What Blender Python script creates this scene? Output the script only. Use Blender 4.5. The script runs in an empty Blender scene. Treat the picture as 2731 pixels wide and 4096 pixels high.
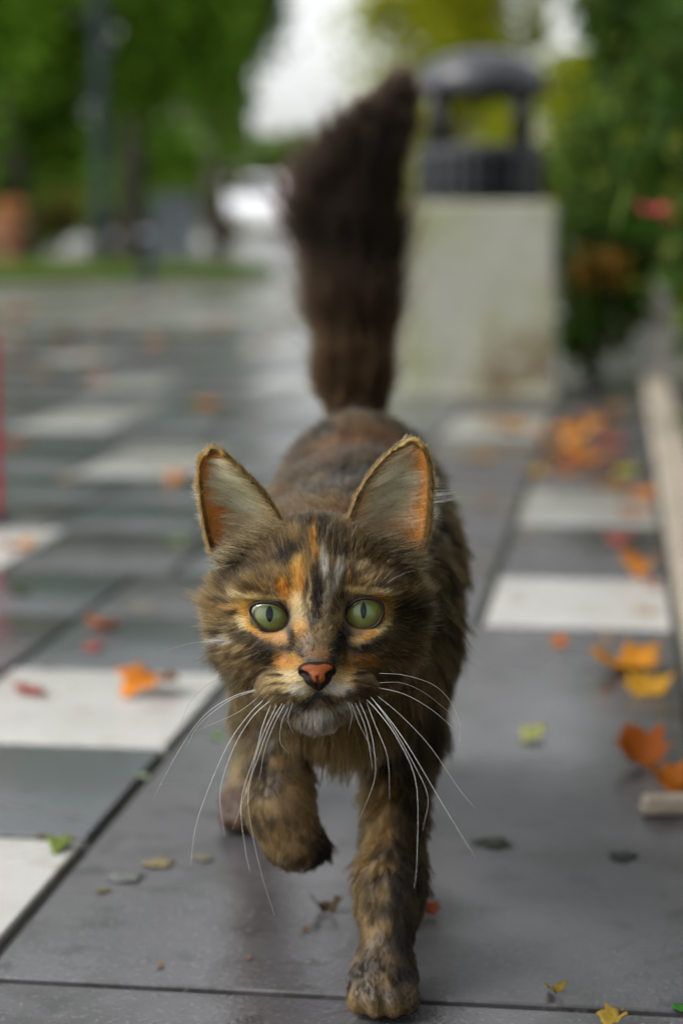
import bpy, math, random
import numpy as np
from mathutils import Matrix, Vector, kdtree

rng = np.random.default_rng(7)
random.seed(7)
sc = bpy.context.scene
COL = sc.collection

# ------------------------------------------------------------------ camera
CAM_H = 0.38
FPX = 8100.0                                   # focal length in pixels of a 2731 x 4096 frame
PITCH = math.atan((2048 - 895) / FPX)
YAW = math.radians(7.69)                       # the paving grid is turned this much to the view
cam_d = bpy.data.cameras.new('camera'); cam = bpy.data.objects.new('camera', cam_d); COL.objects.link(cam)
cam.location = (0, 0, CAM_H); cam.rotation_euler = (math.pi / 2 - PITCH, 0, 0)
cam_d.sensor_fit = 'VERTICAL'; cam_d.sensor_height = 36; cam_d.sensor_width = 24
cam_d.lens = 36 * FPX / 4096
cam_d.clip_start = 0.05; cam_d.clip_end = 2000
cam_d.dof.use_dof = True; cam_d.dof.focus_distance = 0.922; cam_d.dof.aperture_fstop = 4.8
sc.camera = cam

# ------------------------------------------------------------------ world, sun, exposure
SUN_EL, SUN_AZ = math.radians(48), math.radians(-112)      # azimuth from +Y towards +X
w = bpy.data.worlds.new('World'); sc.world = w; w.use_nodes = True
nt = w.node_tree; nt.nodes.clear()
sky = nt.nodes.new('ShaderNodeTexSky'); sky.sky_type = 'NISHITA'; sky.sun_disc = False
sky.sun_elevation = SUN_EL; sky.sun_rotation = SUN_AZ; sky.air_density = 1.0; sky.dust_density = 3.0
hs = nt.nodes.new('ShaderNodeHueSaturation'); hs.inputs['Saturation'].default_value = 0.12
bg = nt.nodes.new('ShaderNodeBackground'); bg.inputs['Strength'].default_value = 0.15
wo = nt.nodes.new('ShaderNodeOutputWorld')
nt.links.new(sky.outputs[0], hs.inputs['Color']); nt.links.new(hs.outputs[0], bg.inputs['Color']); nt.links.new(bg.outputs[0], wo.inputs[0])
sd = bpy.data.lights.new('sun', 'SUN'); sun = bpy.data.objects.new('sun', sd); COL.objects.link(sun)
sd.energy = 0.9; sd.angle = math.radians(22); sd.color = (1.0, 0.96, 0.9)
sv = Vector((math.sin(SUN_AZ) * math.cos(SUN_EL), math.cos(SUN_AZ) * math.cos(SUN_EL), math.sin(SUN_EL)))
sun.rotation_euler = (-sv).to_track_quat('-Z', 'Y').to_euler()
sc.view_settings.view_transform = 'Standard'; sc.view_settings.look = 'None'
sc.view_settings.exposure = 1.1; sc.view_settings.gamma = 1.0; sc.view_settings.use_curve_mapping = False
sc.render.engine = 'CYCLES'
sc.cycles.use_denoising = True
sc.cycles.max_bounces = 8; sc.cycles.transparent_max_bounces = 12
sc.cycles.sample_clamp_indirect = 6.0
sc.cycles_curves.shape = 'RIBBONS'

# ------------------------------------------------------------------ coordinate helpers
RV = np.array([1., 0, 0]); FV = np.array([0, math.cos(PITCH), -math.sin(PITCH)]); UV = np.array([0, math.sin(PITCH), math.cos(PITCH)])
CV = np.array([0, 0, CAM_H]); K = 1.7417
def W(u, v, d):                                 # a surveyed point: sight line (u, v) at depth d metres
    return CV + d * (FV + RV * (u * K - 1365.5) / FPX + UV * (2048 - v * K) / FPX)
def G(u, v):                                    # where a sight line meets the ground
    r = FV + RV * (u * K - 1365.5) / FPX + UV * (2048 - v * K) / FPX
    return CV + r * (-CAM_H / r[2])
def ST(s, t, z=0.0):                            # paving grid -> world
    return np.array([s * math.cos(YAW) + t * math.sin(YAW), -s * math.sin(YAW) + t * math.cos(YAW), z])

def lin(c):
    c = np.asarray(c, float) / 255.0
    return np.where(c <= 0.04045, c / 12.92, ((c + 0.055) / 1.055) ** 2.4)

def nrm(a):
    return a / np.maximum(np.linalg.norm(a, axis=-1, keepdims=True), 1e-9)

def _h(i, seed):
    i = (i.astype(np.int64) + seed * 7919) & 0xffffffff
    i = ((i ^ (i >> 16)) * 0x45d9f3b) & 0xffffffff
    i = ((i ^ (i >> 16)) * 0x45d9f3b) & 0xffffffff
    return ((i ^ (i >> 16)) & 0xffff) / 65535.0
def noise3(p, scale, seed=0):                   # value noise 0..1
    q = np.asarray(p) * scale; i = np.floor(q).astype(np.int64); f = q - i; f = f * f * (3 - 2 * f)
    out = np.zeros(len(q))
    for dx in (0, 1):
        for dy in (0, 1):
            for dz in (0, 1):
                hsh = _h((i[:, 0] + dx) * 73856093 ^ (i[:, 1] + dy) * 19349663 ^ (i[:, 2] + dz) * 83492791, seed)
                out += hsh * np.where(dx, f[:, 0], 1 - f[:, 0]) * np.where(dy, f[:, 1], 1 - f[:, 1]) * np.where(dz, f[:, 2], 1 - f[:, 2])
    return out
def fbm(p, scale, seed=0):
    return (noise3(p, scale, seed) + 0.5 * noise3(p, scale * 2.1, seed + 1) + 0.25 * noise3(p, scale * 4.3, seed + 2)) / 1.75

# ------------------------------------------------------------------ materials
def mat(name, base=(0.5, 0.5, 0.5), rough=0.6, metal=0.0, spec=0.5, noise=None, bump=None, rough_noise=None, translucent=None, stretch=None):
    m = bpy.data.materials.new(name); m.use_nodes = True
    t = m.node_tree; b = t.nodes['Principled BSDF']
    b.inputs['Base Color'].default_value = (*base, 1); b.inputs['Roughness'].default_value = rough
    b.inputs['Metallic'].default_value = metal; b.inputs['Specular IOR Level'].default_value = spec
    tc = t.nodes.new('ShaderNodeTexCoord')
    src = tc.outputs['Object']
    if stretch:
        mp = t.nodes.new('ShaderNodeMapping'); mp.inputs['Scale'].default_value = stretch
        t.links.new(src, mp.inputs[0]); src = mp.outputs[0]
    if noise:                                   # list of (scale, colour, low, high)
        prev = None
        for sc_, c2, lo, hi in noise:
            n = t.nodes.new('ShaderNodeTexNoise'); n.inputs['Scale'].default_value = sc_; n.inputs['Detail'].default_value = 6
            t.links.new(src, n.inputs['Vector'])
            r = t.nodes.new('ShaderNodeMapRange'); r.inputs['From Min'].default_value = lo; r.inputs['From Max'].default_value = hi
            t.links.new(n.outputs['Fac'], r.inputs['Value'])
            mx = t.nodes.new('ShaderNodeMix'); mx.data_type = 'RGBA'
            t.links.new(r.outputs[0], mx.inputs['Factor'])
            if prev is None: mx.inputs['A'].default_value = (*base, 1)
            else: t.links.new(prev, mx.inputs['A'])
            mx.inputs['B'].default_value = (*c2, 1); prev = mx.outputs['Result']
        t.links.new(prev, b.inputs['Base Color'])
    if rough_noise:
        s_, lo, hi, r0, r1 = rough_noise
        n = t.nodes.new('ShaderNodeTexNoise'); n.inputs['Scale'].default_value = s_; n.inputs['Detail'].default_value = 4
        t.links.new(tc.outputs['Object'], n.inputs['Vector'])
        r = t.nodes.new('ShaderNodeMapRange'); r.inputs['From Min'].default_value = lo; r.inputs['From Max'].default_value = hi
        r.inputs['To Min'].default_value = r0; r.inputs['To Max'].default_value = r1
        t.links.new(n.outputs['Fac'], r.inputs['Value']); t.links.new(r.outputs[0], b.inputs['Roughness'])
    if bump:
        s_, st_, di = bump
        n = t.nodes.new('ShaderNodeTexNoise'); n.inputs['Scale'].default_value = s_; n.inputs['Detail'].default_value = 8
        t.links.new(src, n.inputs['Vector'])
        bp = t.nodes.new('ShaderNodeBump'); bp.inputs['Strength'].default_value = st_; bp.inputs['Distance'].default_value = di
        t.links.new(n.outputs['Fac'], bp.inputs['Height']); t.links.new(bp.outputs[0], b.inputs['Normal'])
    if translucent:
        tr = t.nodes.new('ShaderNodeBsdfTranslucent'); tr.inputs['Color'].default_value = (*translucent[0], 1)
        ms = t.nodes.new('ShaderNodeMixShader'); ms.inputs[0].default_value = translucent[1]
        t.links.new(b.outputs[0], ms.inputs[1]); t.links.new(tr.outputs[0], ms.inputs[2])
        t.links.new(ms.outputs[0], t.nodes['Material Output'].inputs[0])
    return m

def leafmat(name, cols, trans=0.35, scale=3.0):
    """foliage: colour differs from leaf to leaf (random per island)"""
    m = bpy.data.materials.new(name); m.use_nodes = True; t = m.node_tree; b = t.nodes['Principled BSDF']
    b.inputs['Roughness'].default_value = 0.7; b.inputs['Specular IOR Level'].default_value = 0.12
    g = t.nodes.new('ShaderNodeNewGeometry'); cr = t.nodes.new('ShaderNodeValToRGB')
    e = cr.color_ramp.elements
    while len(e) < len(cols): e.new(0.5)
    for i, c in enumerate(cols): e[i].position = i / max(1, len(cols) - 1); e[i].color = (*c, 1)
    t.links.new(g.outputs['Random Per Island'], cr.inputs[0]); t.links.new(cr.outputs[0], b.inputs['Base Color'])
    tr = t.nodes.new('ShaderNodeBsdfTranslucent'); t.links.new(cr.outputs[0], tr.inputs['Color'])
    ms = t.nodes.new('ShaderNodeMixShader'); ms.inputs[0].default_value = trans
    t.links.new(b.outputs[0], ms.inputs[1]); t.links.new(tr.outputs[0], ms.inputs[2])
    t.links.new(ms.outputs[0], t.nodes['Material Output'].inputs[0])
    return m

# ------------------------------------------------------------------ object helpers
def mesh_np(name, v, f, smooth=True):
    v = np.asarray(v, np.float32); f = np.asarray(f, np.int32)
    me = bpy.data.meshes.new(name); n = f.shape[1]
    me.vertices.add(len(v)); me.vertices.foreach_set('co', v.ravel())
    me.loops.add(f.size); me.loops.foreach_set('vertex_index', f.ravel())
    me.polygons.add(len(f)); me.polygons.foreach_set('loop_start', np.arange(0, f.size, n, dtype=np.int32))
    me.update(calc_edges=True)
    if smooth: me.polygons.foreach_set('use_smooth', np.ones(len(f), bool))
    return me
def link(name, data, m=None, parent=None, loc=None, **props):
    o = bpy.data.objects.new(name, data); COL.objects.link(o)
    if m is not None and data is not None and not data.materials: data.materials.append(m)
    if parent is not None: o.parent = parent
    if loc is not None: o.location = loc
    for k_, v_ in props.items(): o[k_] = v_
    return o
def empty(name, loc, label, category, group=None):
    o = link(name, None, loc=tuple(loc)); o['label'] = label; o['category'] = category
    if group: o['group'] = group
    return o

class MB:
    """collects plain shapes, builds one mesh"""
    def __init__(s): s.v = []; s.f = []
    def add(s, vs, fs):
        b = len(s.v); s.v += [tuple(x) for x in vs]; s.f += [tuple(i + b for i in q) for q in fs]
    def box(s, c, d, rz=0.0, taper=1.0):
        ca, sa = math.cos(rz), math.sin(rz); vs = []
        for z, k in ((-1, 1.0), (1, taper)):
            for x, y in ((-1, -1), (1, -1), (1, 1), (-1, 1)):
                X, Y = x * d[0] / 2 * k, y * d[1] / 2 * k
                vs.append((c[0] + X * ca - Y * sa, c[1] + X * sa + Y * ca, c[2] + z * d[2] / 2))
        s.add(vs, [(3, 2, 1, 0), (4, 5, 6, 7), (0, 1, 5, 4), (1, 2, 6, 5), (2, 3, 7, 6), (3, 0, 4, 7)])
    def tube(s, pts, rad, n=8, cap=True):
        pts = [np.array(p, float) for p in pts]; vs = []; up = np.array([0.3, 0.2, 1.0])
        for i, p in enumerate(pts):
            d = nrm(pts[min(i + 1, len(pts) - 1)] - pts[max(i - 1, 0)])
            a = np.cross(d, up)
            if np.linalg.norm(a) < 1e-3: a = np.cross(d, np.array([1., 0, 0]))
            a = nrm(a); b = np.cross(d, a)
            r = rad[i] if hasattr(rad, '__len__') else rad
            for k in range(n):
                an = 2 * math.pi * k / n; vs.append(p + r * (a * math.cos(an) + b * math.sin(an)))
        fs = []
        for i in range(len(pts) - 1):
            for k in range(n):
                k2 = (k + 1) % n; fs.append((i * n + k, i * n + k2, (i + 1) * n + k2, (i + 1) * n + k))
        if cap: fs.append(tuple(range(n))[::-1]); fs.append(tuple((len(pts) - 1) * n + k for k in range(n)))
        s.add(vs, fs)
    def lathe(s, prof, n=32, c=(0, 0, 0), closed=False):
        vs = []; fs = []; m = len(prof)
        for r, z in prof:
            for k in range(n):
                a = 2 * math.pi * k / n; vs.append((c[0] + r * math.cos(a), c[1] + r * math.sin(a), c[2] + z))
        for i in range(m - 1 + (1 if closed else 0)):
            j = (i + 1) % m
            for k in range(n):
                k2 = (k + 1) % n; fs.append((i * n + k, i * n + k2, j * n + k2, j * n + k))
        s.add(vs, fs)
    def build(s, name, m, parent=None, loc=None, smooth=False, bevel=0.0, **props):
        me = bpy.data.meshes.new(name); me.from_pydata(s.v, [], s.f); me.update()
        if smooth:
            for p in me.polygons: p.use_smooth = True
        o = link(name, me, m, parent, loc, **props)
        if bevel:
            bv = o.modifiers.new('bevel', 'BEVEL'); bv.width = bevel; bv.segments = 2; bv.limit_method = 'ANGLE'
        return o

# ------------------------------------------------------------------ implicit surfaces
class Vol:
    def __init__(s, lo, hi, step):
        s.lo = np.array(lo, float); s.step = step
        s.n = np.ceil((np.array(hi) - s.lo) / step).astype(int) + 1
        s.d = np.full(s.n, 0.05, np.float32)
    def _sub(s, c, R):
        a = np.clip(np.floor((c - R - s.lo) / s.step).astype(int), 0, s.n); b = np.clip(np.ceil((c + R - s.lo) / s.step).astype(int) + 1, 0, s.n)
        ax = [s.lo[k] + s.step * np.arange(a[k], b[k]) for k in range(3)]
        sl = tuple(slice(a[k], b[k]) for k in range(3))
        return sl, np.stack(np.meshgrid(*ax, indexing='ij'), -1)
    def apply(s, prim, k, sub=False):
        sl, P = s._sub(prim.c, prim.R + k + 0.006)
        if P.size == 0: return
        d = prim.sdf(P).astype(np.float32); a = s.d[sl]
        if not sub:
            h = np.maximum(k - np.abs(a - d), 0) / k
            s.d[sl] = np.minimum(a, d) - h * h * k * 0.25
        else:
            h = np.maximum(k - np.abs(a + d), 0) / k
            s.d[sl] = np.maximum(a, -d) + h * h * k * 0.25
    def surface(s):
        v = s.d; neg = v < 0
        nx, ny, nz = v.shape
        cnt = np.zeros((nx - 1, ny - 1, nz - 1), np.uint8)
        for i in (0, 1):
            for j in (0, 1):
                for k in (0, 1): cnt += neg[i:nx - 1 + i, j:ny - 1 + j, k:nz - 1 + k]
        act = np.argwhere((cnt > 0) & (cnt < 8)); idx = np.full(cnt.shape, -1, np.int32); idx[tuple(act.T)] = np.arange(len(act))
        acc = np.zeros((len(act), 3)); num = np.zeros(len(act))
        cor = [(i, j, k) for i in (0, 1) for j in (0, 1) for k in (0, 1)]
        val = {c: v[act[:, 0] + c[0], act[:, 1] + c[1], act[:, 2] + c[2]].astype(float) for c in cor}
        for c in cor:
            for ax in range(3):
                if c[ax]: continue
                c2 = tuple(1 if q == ax else c[q] for q in range(3))
                a, b = val[c], val[c2]; m = (a < 0) != (b < 0)
                t = np.where(m, a / np.where(m, a - b, 1), 0)
                p = np.tile(np.array(c, float), (len(act), 1)); p[:, ax] += t
                acc[m] += p[m]; num[m] += 1
        verts = s.lo + s.step * (act + acc / num[:, None])
        quads = []
        for ax in range(3):
            o1, o2 = [(1, 2), (2, 0), (0, 1)][ax]
            sl0 = [slice(None)] * 3; sl1 = [slice(None)] * 3; sl0[ax] = slice(0, -1); sl1[ax] = slice(1, None)
            a = neg[tuple(sl0)]; b = neg[tuple(sl1)]; e = np.argwhere(a != b)
            e = e[(e[:, o1] > 0) & (e[:, o2] > 0) & (e[:, o1] < v.shape[o1] - 1) & (e[:, o2] < v.shape[o2] - 1)]
            def cell(d1, d2):
                q = e.copy(); q[:, o1] += d1; q[:, o2] += d2; return idx[tuple(q.T)]
            q = np.stack([cell(-1, -1), cell(0, -1), cell(0, 0), cell(-1, 0)], 1)
            flip = ~a[tuple(e.T)]; q[flip] = q[flip][:, ::-1]
            quads.append(q)
        return verts, np.concatenate(quads)

class Ell:
    def __init__(s, c, r, B=None, reg=''):
        s.c = np.array(c, float); s.r = np.array(r, float); s.B = np.eye(3) if B is None else np.asarray(B); s.R = s.r.max(); s.reg = reg
    def sdf(s, P):
        q = (P - s.c) @ s.B; k0 = np.linalg.norm(q / s.r, axis=-1); k1 = np.linalg.norm(q / s.r ** 2, axis=-1)
        return k0 * (k0 - 1.0) / np.maximum(k1, 1e-6)
class Cap:
    def __init__(s, a, b, ra, rb, reg=''):
        s.a = np.array(a, float); s.b = np.array(b, float); s.ra, s.rb = ra, rb
        s.c = (s.a + s.b) / 2; s.R = np.linalg.norm(s.a - s.b) / 2 + max(ra, rb); s.reg = reg
    def sdf(s, P):
        ab = s.b - s.a; t = np.clip(((P - s.a) @ ab) / (ab @ ab), 0, 1)
        return np.linalg.norm(P - s.a - t[..., None] * ab, axis=-1) - (s.ra + (s.rb - s.ra) * t)

# ================================================================== THE SETTING
# ---- ground sheet
M_earth = mat('earth', (0.09, 0.075, 0.05), 0.9, noise=[(0.6, (0.05, 0.055, 0.03), 0.4, 0.6)])
mb = MB(); mb.add([(-600, -60, -0.03), (600, -60, -0.03), (600, 1500, -0.03), (-600, 1500, -0.03)], [(0, 1, 2, 3)])
mb.build('ground', M_earth, kind='structure')

# ---- paving: joint bed with one slab per piece
M_bed = mat('joint_sand', (0.035, 0.036, 0.03), 0.9, noise=[(60, (0.06, 0.065, 0.045), 0.45, 0.7)])
M_grey = mat('grey_stone', (0.050, 0.048, 0.052), 0.5, noise=[(7, (0.072, 0.07, 0.074), 0.42, 0.66), (38, (0.026, 0.025, 0.026), 0.54, 0.68), (11, (0.022, 0.022, 0.018), 0.52, 0.64), (260, (0.115, 0.11, 0.115), 0.56, 0.75)],
             bump=(320, 0.2, 0.0012), rough_noise=(2.2, 0.40, 0.62, 0.12, 0.42))
M_blue = mat('blue_grey_stone', (0.060, 0.066, 0.073), 0.5, noise=[(6, (0.085, 0.092, 0.1), 0.42, 0.66), (50, (0.04, 0.044, 0.047), 0.56, 0.72), (240, (0.1, 0.11, 0.11), 0.56, 0.75)],
             bump=(320, 0.2, 0.0012), rough_noise=(1.8, 0.40, 0.62, 0.06, 0.32))
M_white = mat('pale_stone', (0.38, 0.375, 0.355), 0.5, noise=[(9, (0.31, 0.305, 0.28), 0.45, 0.7), (70, (0.25, 0.24, 0.22), 0.58, 0.78), (24, (0.25, 0.23, 0.18), 0.58, 0.74)],
              bump=(300, 0.2, 0.001), rough_noise=(2.0, 0.4, 0.62, 0.25, 0.5))
M_dull = mat('dull_pale_stone', (0.27, 0.27, 0.255), 0.4, noise=[(6, (0.19, 0.19, 0.17), 0.42, 0.62), (30, (0.16, 0.15, 0.11), 0.55, 0.7)], rough_noise=(2.0, 0.4, 0.62, 0.12, 0.4))  # far pale slabs: wet reflections and leaf litter put into a duller colour
M_far = mat('wet_far_paving', (0.10, 0.105, 0.092), 0.4, noise=[(0.9, (0.10, 0.105, 0.085), 0.45, 0.6), (2.3, (0.24, 0.235, 0.22), 0.52, 0.66), (5.0, (0.17, 0.12, 0.07), 0.58, 0.7)],
            rough_noise=(0.8, 0.4, 0.6, 0.12, 0.5))
mb = MB()
mb.add([ST(-30, 0.0, -0.006), ST(0.12, 0.0, -0.006), ST(0.12, 60, -0.006), ST(-30, 60, -0.006)], [(0, 1, 2, 3)])
pave = mb.build('pavement', M_bed, kind='structure')
slab_cache = {}
def slab(s0, s1, t0, t1, m, gap=0.0042):
    wdt, ln = s1 - s0 - 2 * gap, t1 - t0 - 2 * gap
    key = (round(wdt, 3), round(ln, 3), m.name)
    if key not in slab_cache:
        bv = 0.0011; x, y = wdt / 2, ln / 2
        vs = [(-x, -y, -0.03), (x, -y, -0.03), (x, y, -0.03), (-x, y, -0.03), (-x, -y, -bv), (x, -y, -bv), (x, y, -bv), (-x, y, -bv),
              (-x + bv, -y + bv, 0), (x - bv, -y + bv, 0), (x - bv, y - bv, 0), (-x + bv, y - bv, 0)]
        fs = []
        for a in (0, 4):
            for k in range(4): fs.append((a + k, a + (k + 1) % 4, a + 4 + (k + 1) % 4, a + 4 + k))
        fs.append((8, 9, 10, 11))
        me = bpy.data.meshes.new('slab'); me.from_pydata(vs, [], fs); me.update(); me.materials.append(m); slab_cache[key] = me
    o = link('slab' if m not in (M_white, M_dull) else 'pale_slab', slab_cache[key], parent=pave)
    z = rng.uniform(-0.0004, 0.0)
    o.location = tuple(ST((s0 + s1) / 2, (t0 + t1) / 2, z)); o.rotation_euler = (rng.normal(0, 0.0003), rng.normal(0, 0.0003), -YAW)
LJ, RJ = -0.318, 0.062
for a, b in ((0.0, 0.35), (0.35, 0.954), (0.954, 1.905)):       # the wide walking slabs
    slab(LJ, RJ, a, b, M_grey)
cols = [LJ - 0.1955 * i for i in range(0, 12)]
rows = [0.0, 0.24, 0.48, 0.72, 0.954, 1.19, 1.413, 1.667, 1.905, 2.15, 2.45, 2.70, 2.985, 3.43, 3.65, 4.24, 4.62, 5.0, 5.5, 6.0, 6.6, 7.2]
white_cells = {(0, 4), (0, 6), (2, 9), (2, 12), (3, 14), (0, 2), (2, 16), (4, 16), (6, 18), (3, 19), (8, 19)}
row_off = {9: 0.035, 12: 0.075, 14: -0.03, 16: 0.04, 18: 0.06, 19: -0.05}
for c in range(11):
    for r in range(len(rows) - 1):
        if rows[r + 1] < (0.72 if c == 0 else 1.1 + 0.22 * c): continue
        if c > 1 and rows[r + 1] < 0.9 + 0.52 * c: continue
        wh = (c, r) in white_cells
        ro = row_off.get(r, 0.0) if c > 0 else 0.0
        slab(cols[c] - 0.1955 + (row_off.get(r, 0.0)), cols[c] + ro, rows[r], rows[r + 1], (M_dull if r >= 11 else M_white) if wh else (M_blue if (c * 7 + r * 3) % 5 < 3 else M_grey))
for a, b, wh in ((1.905, 2.18, 1), (2.18, 2.57, 0), (2.57, 2.93, 1), (2.93, 3.30, 0), (3.30, 3.62, 0), (3.62, 4.08, 0), (4.08, 4.6, 0), (4.6, 5.2, 0), (5.2, 5.9, 0), (5.9, 6.6, 0), (6.6, 7.2, 0)):
    slab(-0.124, RJ, a, b, (M_dull if a > 2.5 else M_white) if wh else M_grey)
for a, b, wh in ((1.905, 2.40, 0), (2.40, 2.93, 0), (2.93, 3.62, 0), (3.62, 4.08, 1), (4.08, 4.6, 0), (4.6, 5.2, 0), (5.2, 5.9, 0), (5.9, 6.6, 0), (6.6, 7.2, 0)):
    slab(LJ, -0.124, a, b, M_dull if wh else M_grey)
mb = MB(); mb.add([ST(-30, 7.2, -0.002), ST(0.12, 7.2, -0.002), ST(0.12, 60, -0.002), ST(-30, 60, -0.002)], [(0, 1, 2, 3)])
mb.build('far_paving', M_far, kind='structure')

# ---- lawn behind the square
M_lawn = mat('lawn_soil', (0.07, 0.11, 0.025), 0.9, noise=[(1.5, (0.13, 0.15, 0.035), 0.4, 0.6)])
mb = MB(); a, b = G(-600, 668), G(640, 640)
dvec = nrm(b - a); nv = np.array([-dvec[1], dvec[0], 0])
mb.add([a + (0, 0, .006), b + (0, 0, .006), b + nv * 14 + (0, 0, .006), a + nv * 14 + (0, 0, .006)], [(0, 1, 2, 3)])
mb.build('lawn', M_lawn, kind='structure')
# grass blades (uncountable)
n = 16000
q = a + (b - a) * rng.random(n)[:, None] + nv * (rng.random(n) ** 1.6 * 9)[:, None]
ang = rng.random(n) * 6.28; hgt = rng.uniform(0.05, 0.14, n); wd = 0.012
dxy = np.stack([np.cos(ang), np.sin(ang), 0 * ang], 1)
tip = q + np.stack([rng.normal(0, .03, n), rng.normal(0, .03, n), hgt], 1)
V = np.stack([q - dxy * wd, q + dxy * wd, tip], 1).reshape(-1, 3); V[:, 2] += 0.006
M_grass = leafmat('grass_blade', [(0.06, 0.12, 0.02), (0.12, 0.2, 0.03), (0.16, 0.18, 0.05)], 0.3)
link('grass', mesh_np('grass', V, np.arange(3 * n).reshape(-1, 3), False), M_grass, kind='stuff', label='short green grass on the lawn beyond the square', category='grass')

# ---- vegetation
def crown_mesh(name, c, r, n, leaf, clumps, seed, spread=0.3, hollow=0.35):
    g = np.random.default_rng(seed)
    d = nrm(g.normal(size=(clumps, 3))); rad = (hollow + (1 - hollow) * g.random(clumps)) [:, None]
    cc = d * rad * np.array(r) * (0.85 + 0.3 * g.random((clumps, 1)))
    k = g.integers(0, clumps, n)
    p = cc[k] + g.normal(size=(n, 3)) * np.array(r) * spread * 0.5 * (0.6 + 0.8 * g.random((n, 1))) * (0.5 + 0.9 * _h(k, seed)[:, None])
    p = p + np.array(c)
    a = nrm(g.normal(size=(n, 3)) + np.array([0, 0, -0.25])); nn = nrm(g.normal(size=(n, 3)) + np.array([0, 0, 0.7]))
    b = nrm(np.cross(nn, a)); L = leaf * g.uniform(0.6, 1.25, n)[:, None]
    V = np.stack([p - a * L * .5, p + b * L * .3 - a * L * .05, p + a * L * .5, p - b * L * .3 - a * L * .05], 1).reshape(-1, 3)
    zmin = 0.02; V[:, 2] = np.maximum(V[:, 2], zmin)
    return mesh_np(name, V, np.arange(4 * n).reshape(-1, 4), False)
M_bark = mat('bark', (0.05, 0.042, 0.032), 0.9, noise=[(8, (0.09, 0.08, 0.06), 0.4, 0.6)], bump=(14, 0.8, 0.02), stretch=(1, 1, 0.25))
M_dark = leafmat('dark_foliage', [(0.03, 0.085, 0.006), (0.09, 0.2, 0.012), (0.14, 0.27, 0.018), (0.18, 0.3, 0.03)], 0.5)
M_mid = leafmat('mid_foliage', [(0.05, 0.11, 0.012), (0.09, 0.17, 0.018), (0.13, 0.21, 0.025)], 0.45)
M_yel = leafmat('yellow_green_foliage', [(0.2, 0.24, 0.01), (0.28, 0.31, 0.012), (0.34, 0.36, 0.02)], 0.55)
M_olive = leafmat('olive_foliage', [(0.08, 0.09, 0.015), (0.14, 0.14, 0.025), (0.16, 0.13, 0.04)], 0.4)
M_hedge = leafmat('hedge_foliage', [(0.012, 0.035, 0.005), (0.03, 0.07, 0.008), (0.05, 0.10, 0.012), (0.09, 0.11, 0.012)], 0.35)
def tree(name, x, y, cz, r, n, leaf, m, label, seed, trunk_r=0.12, clumps=34, group=None, hollow=0.4, spread=0.21):
    t = empty(name, (x, y, 0), label, 'tree' if 'tree' in name else 'shrub', group)
    g = random.Random(seed); mb = MB(); top = cz + r[2] * 0.3
    mb.tube([(0, 0, -0.03), (g.uniform(-.1, .1), 0, top * .35), (g.uniform(-.15, .15), g.uniform(-.1, .1), top * .7), (0, 0, top)], [trunk_r * 1.25, trunk_r, trunk_r * .75, trunk_r * .35])
    for i in range(6):
        an = i * 1.05 + g.uniform(-.3, .3); h0 = top * g.uniform(.4, .7)
        mb.tube([(0, 0, h0), (math.cos(an) * r[0] * .35, math.sin(an) * r[1] * .35, h0 + r[2] * .2), (math.cos(an) * r[0] * .75, math.sin(an) * r[1] * .75, h0 + r[2] * g.uniform(.2, .6))], [trunk_r * .5, trunk_r * .32, trunk_r * .12], 6)
    mb.build('trunk', M_bark, t, smooth=True)
    link('crown', crown_mesh('crown', (0, 0, cz), r, n, leaf, clumps, seed, spread, hollow), m, t)
    return t
def px(u, d): return (u * K - 1365.5) / FPX * d
tree('broad_tree', px(60, 19), 19, 3.2, (2.0, 1.8, 2.7), 15000, 0.16, M_dark, 'broad dark green tree with low boughs behind the lamp post', 1)
tree('broad_tree', px(300, 22), 22, 3.4, (1.6, 1.8, 2.7), 15000, 0.16, M_dark, 'dark leafy tree standing over the grey street cabinet', 2)
tree('broad_tree', px(505, 26), 26, 3.3, (1.05, 1.5, 2.6), 13000, 0.15, M_mid, 'mid green tree whose edge meets the bright sky gap', 3)
tree('broad_tree', px(-250, 17), 17, 3.0, (1.9, 1.8, 2.6), 9000, 0.16, M_dark, 'dark tree at the outer end of the lawn row', 4)
tree('round_shrub', px(-40, 30), 30, 1.15, (1.9, 1.2, 1.15), 9000, 0.14, M_dark, 'wide dark shrub under the tree behind the lamp post', 5, 0.06, hollow=0.1)
tree('round_shrub', px(240, 31), 31, 1.15, (1.8, 1.2, 1.15), 9000, 0.14, M_dark, 'wide dark shrub on the lawn behind the grey street cabinet', 13, 0.06, hollow=0.1)
tree('round_shrub', px(440, 33), 33, 1.05, (1.0, 1.0, 1.05), 7000, 0.13, M_olive, 'olive shrub on the lawn beside the parked white car', 6, 0.06, hollow=0.1)
tree('round_shrub', px(110, 24), 24, 0.45, (1.5, 0.8, 0.45), 6000, 0.1, M_olive, 'low olive bush on the lawn behind the terracotta urn', 14, 0.03, hollow=0.1)
tree('yellow_tree', px(1040, 34), 34, 3.6, (1.75, 1.8, 3.3), 20000, 0.17, M_yel, 'yellow green tree rising directly behind the litter bin', 8, hollow=0.1, clumps=80, spread=0.3)
tree('yellow_tree', px(1340, 27), 27, 1.3, (1.4, 1.6, 1.35), 10000, 0.16, M_yel, 'lower yellow green tree between the litter bin and the hedge', 9, hollow=0.2)
tree('far_tree', px(640, 62), 62, 2.45, (1.6, 2.0, 0.75), 5000, 0.25, M_mid, 'small distant tree arching over the parked white car', 12, 0.12)
tree('far_tree', px(760, 120), 120, 2.4, (8.0, 3.0, 2.2), 7000, 0.5, M_mid, 'low distant tree under the bright sky gap', 10, 0.3)
tree('broad_tree', px(1620, 20), 20, 3.2, (1.5, 1.7, 2.9), 11000, 0.16, M_dark, 'dark tree behind the end of the planted bed', 11)

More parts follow.
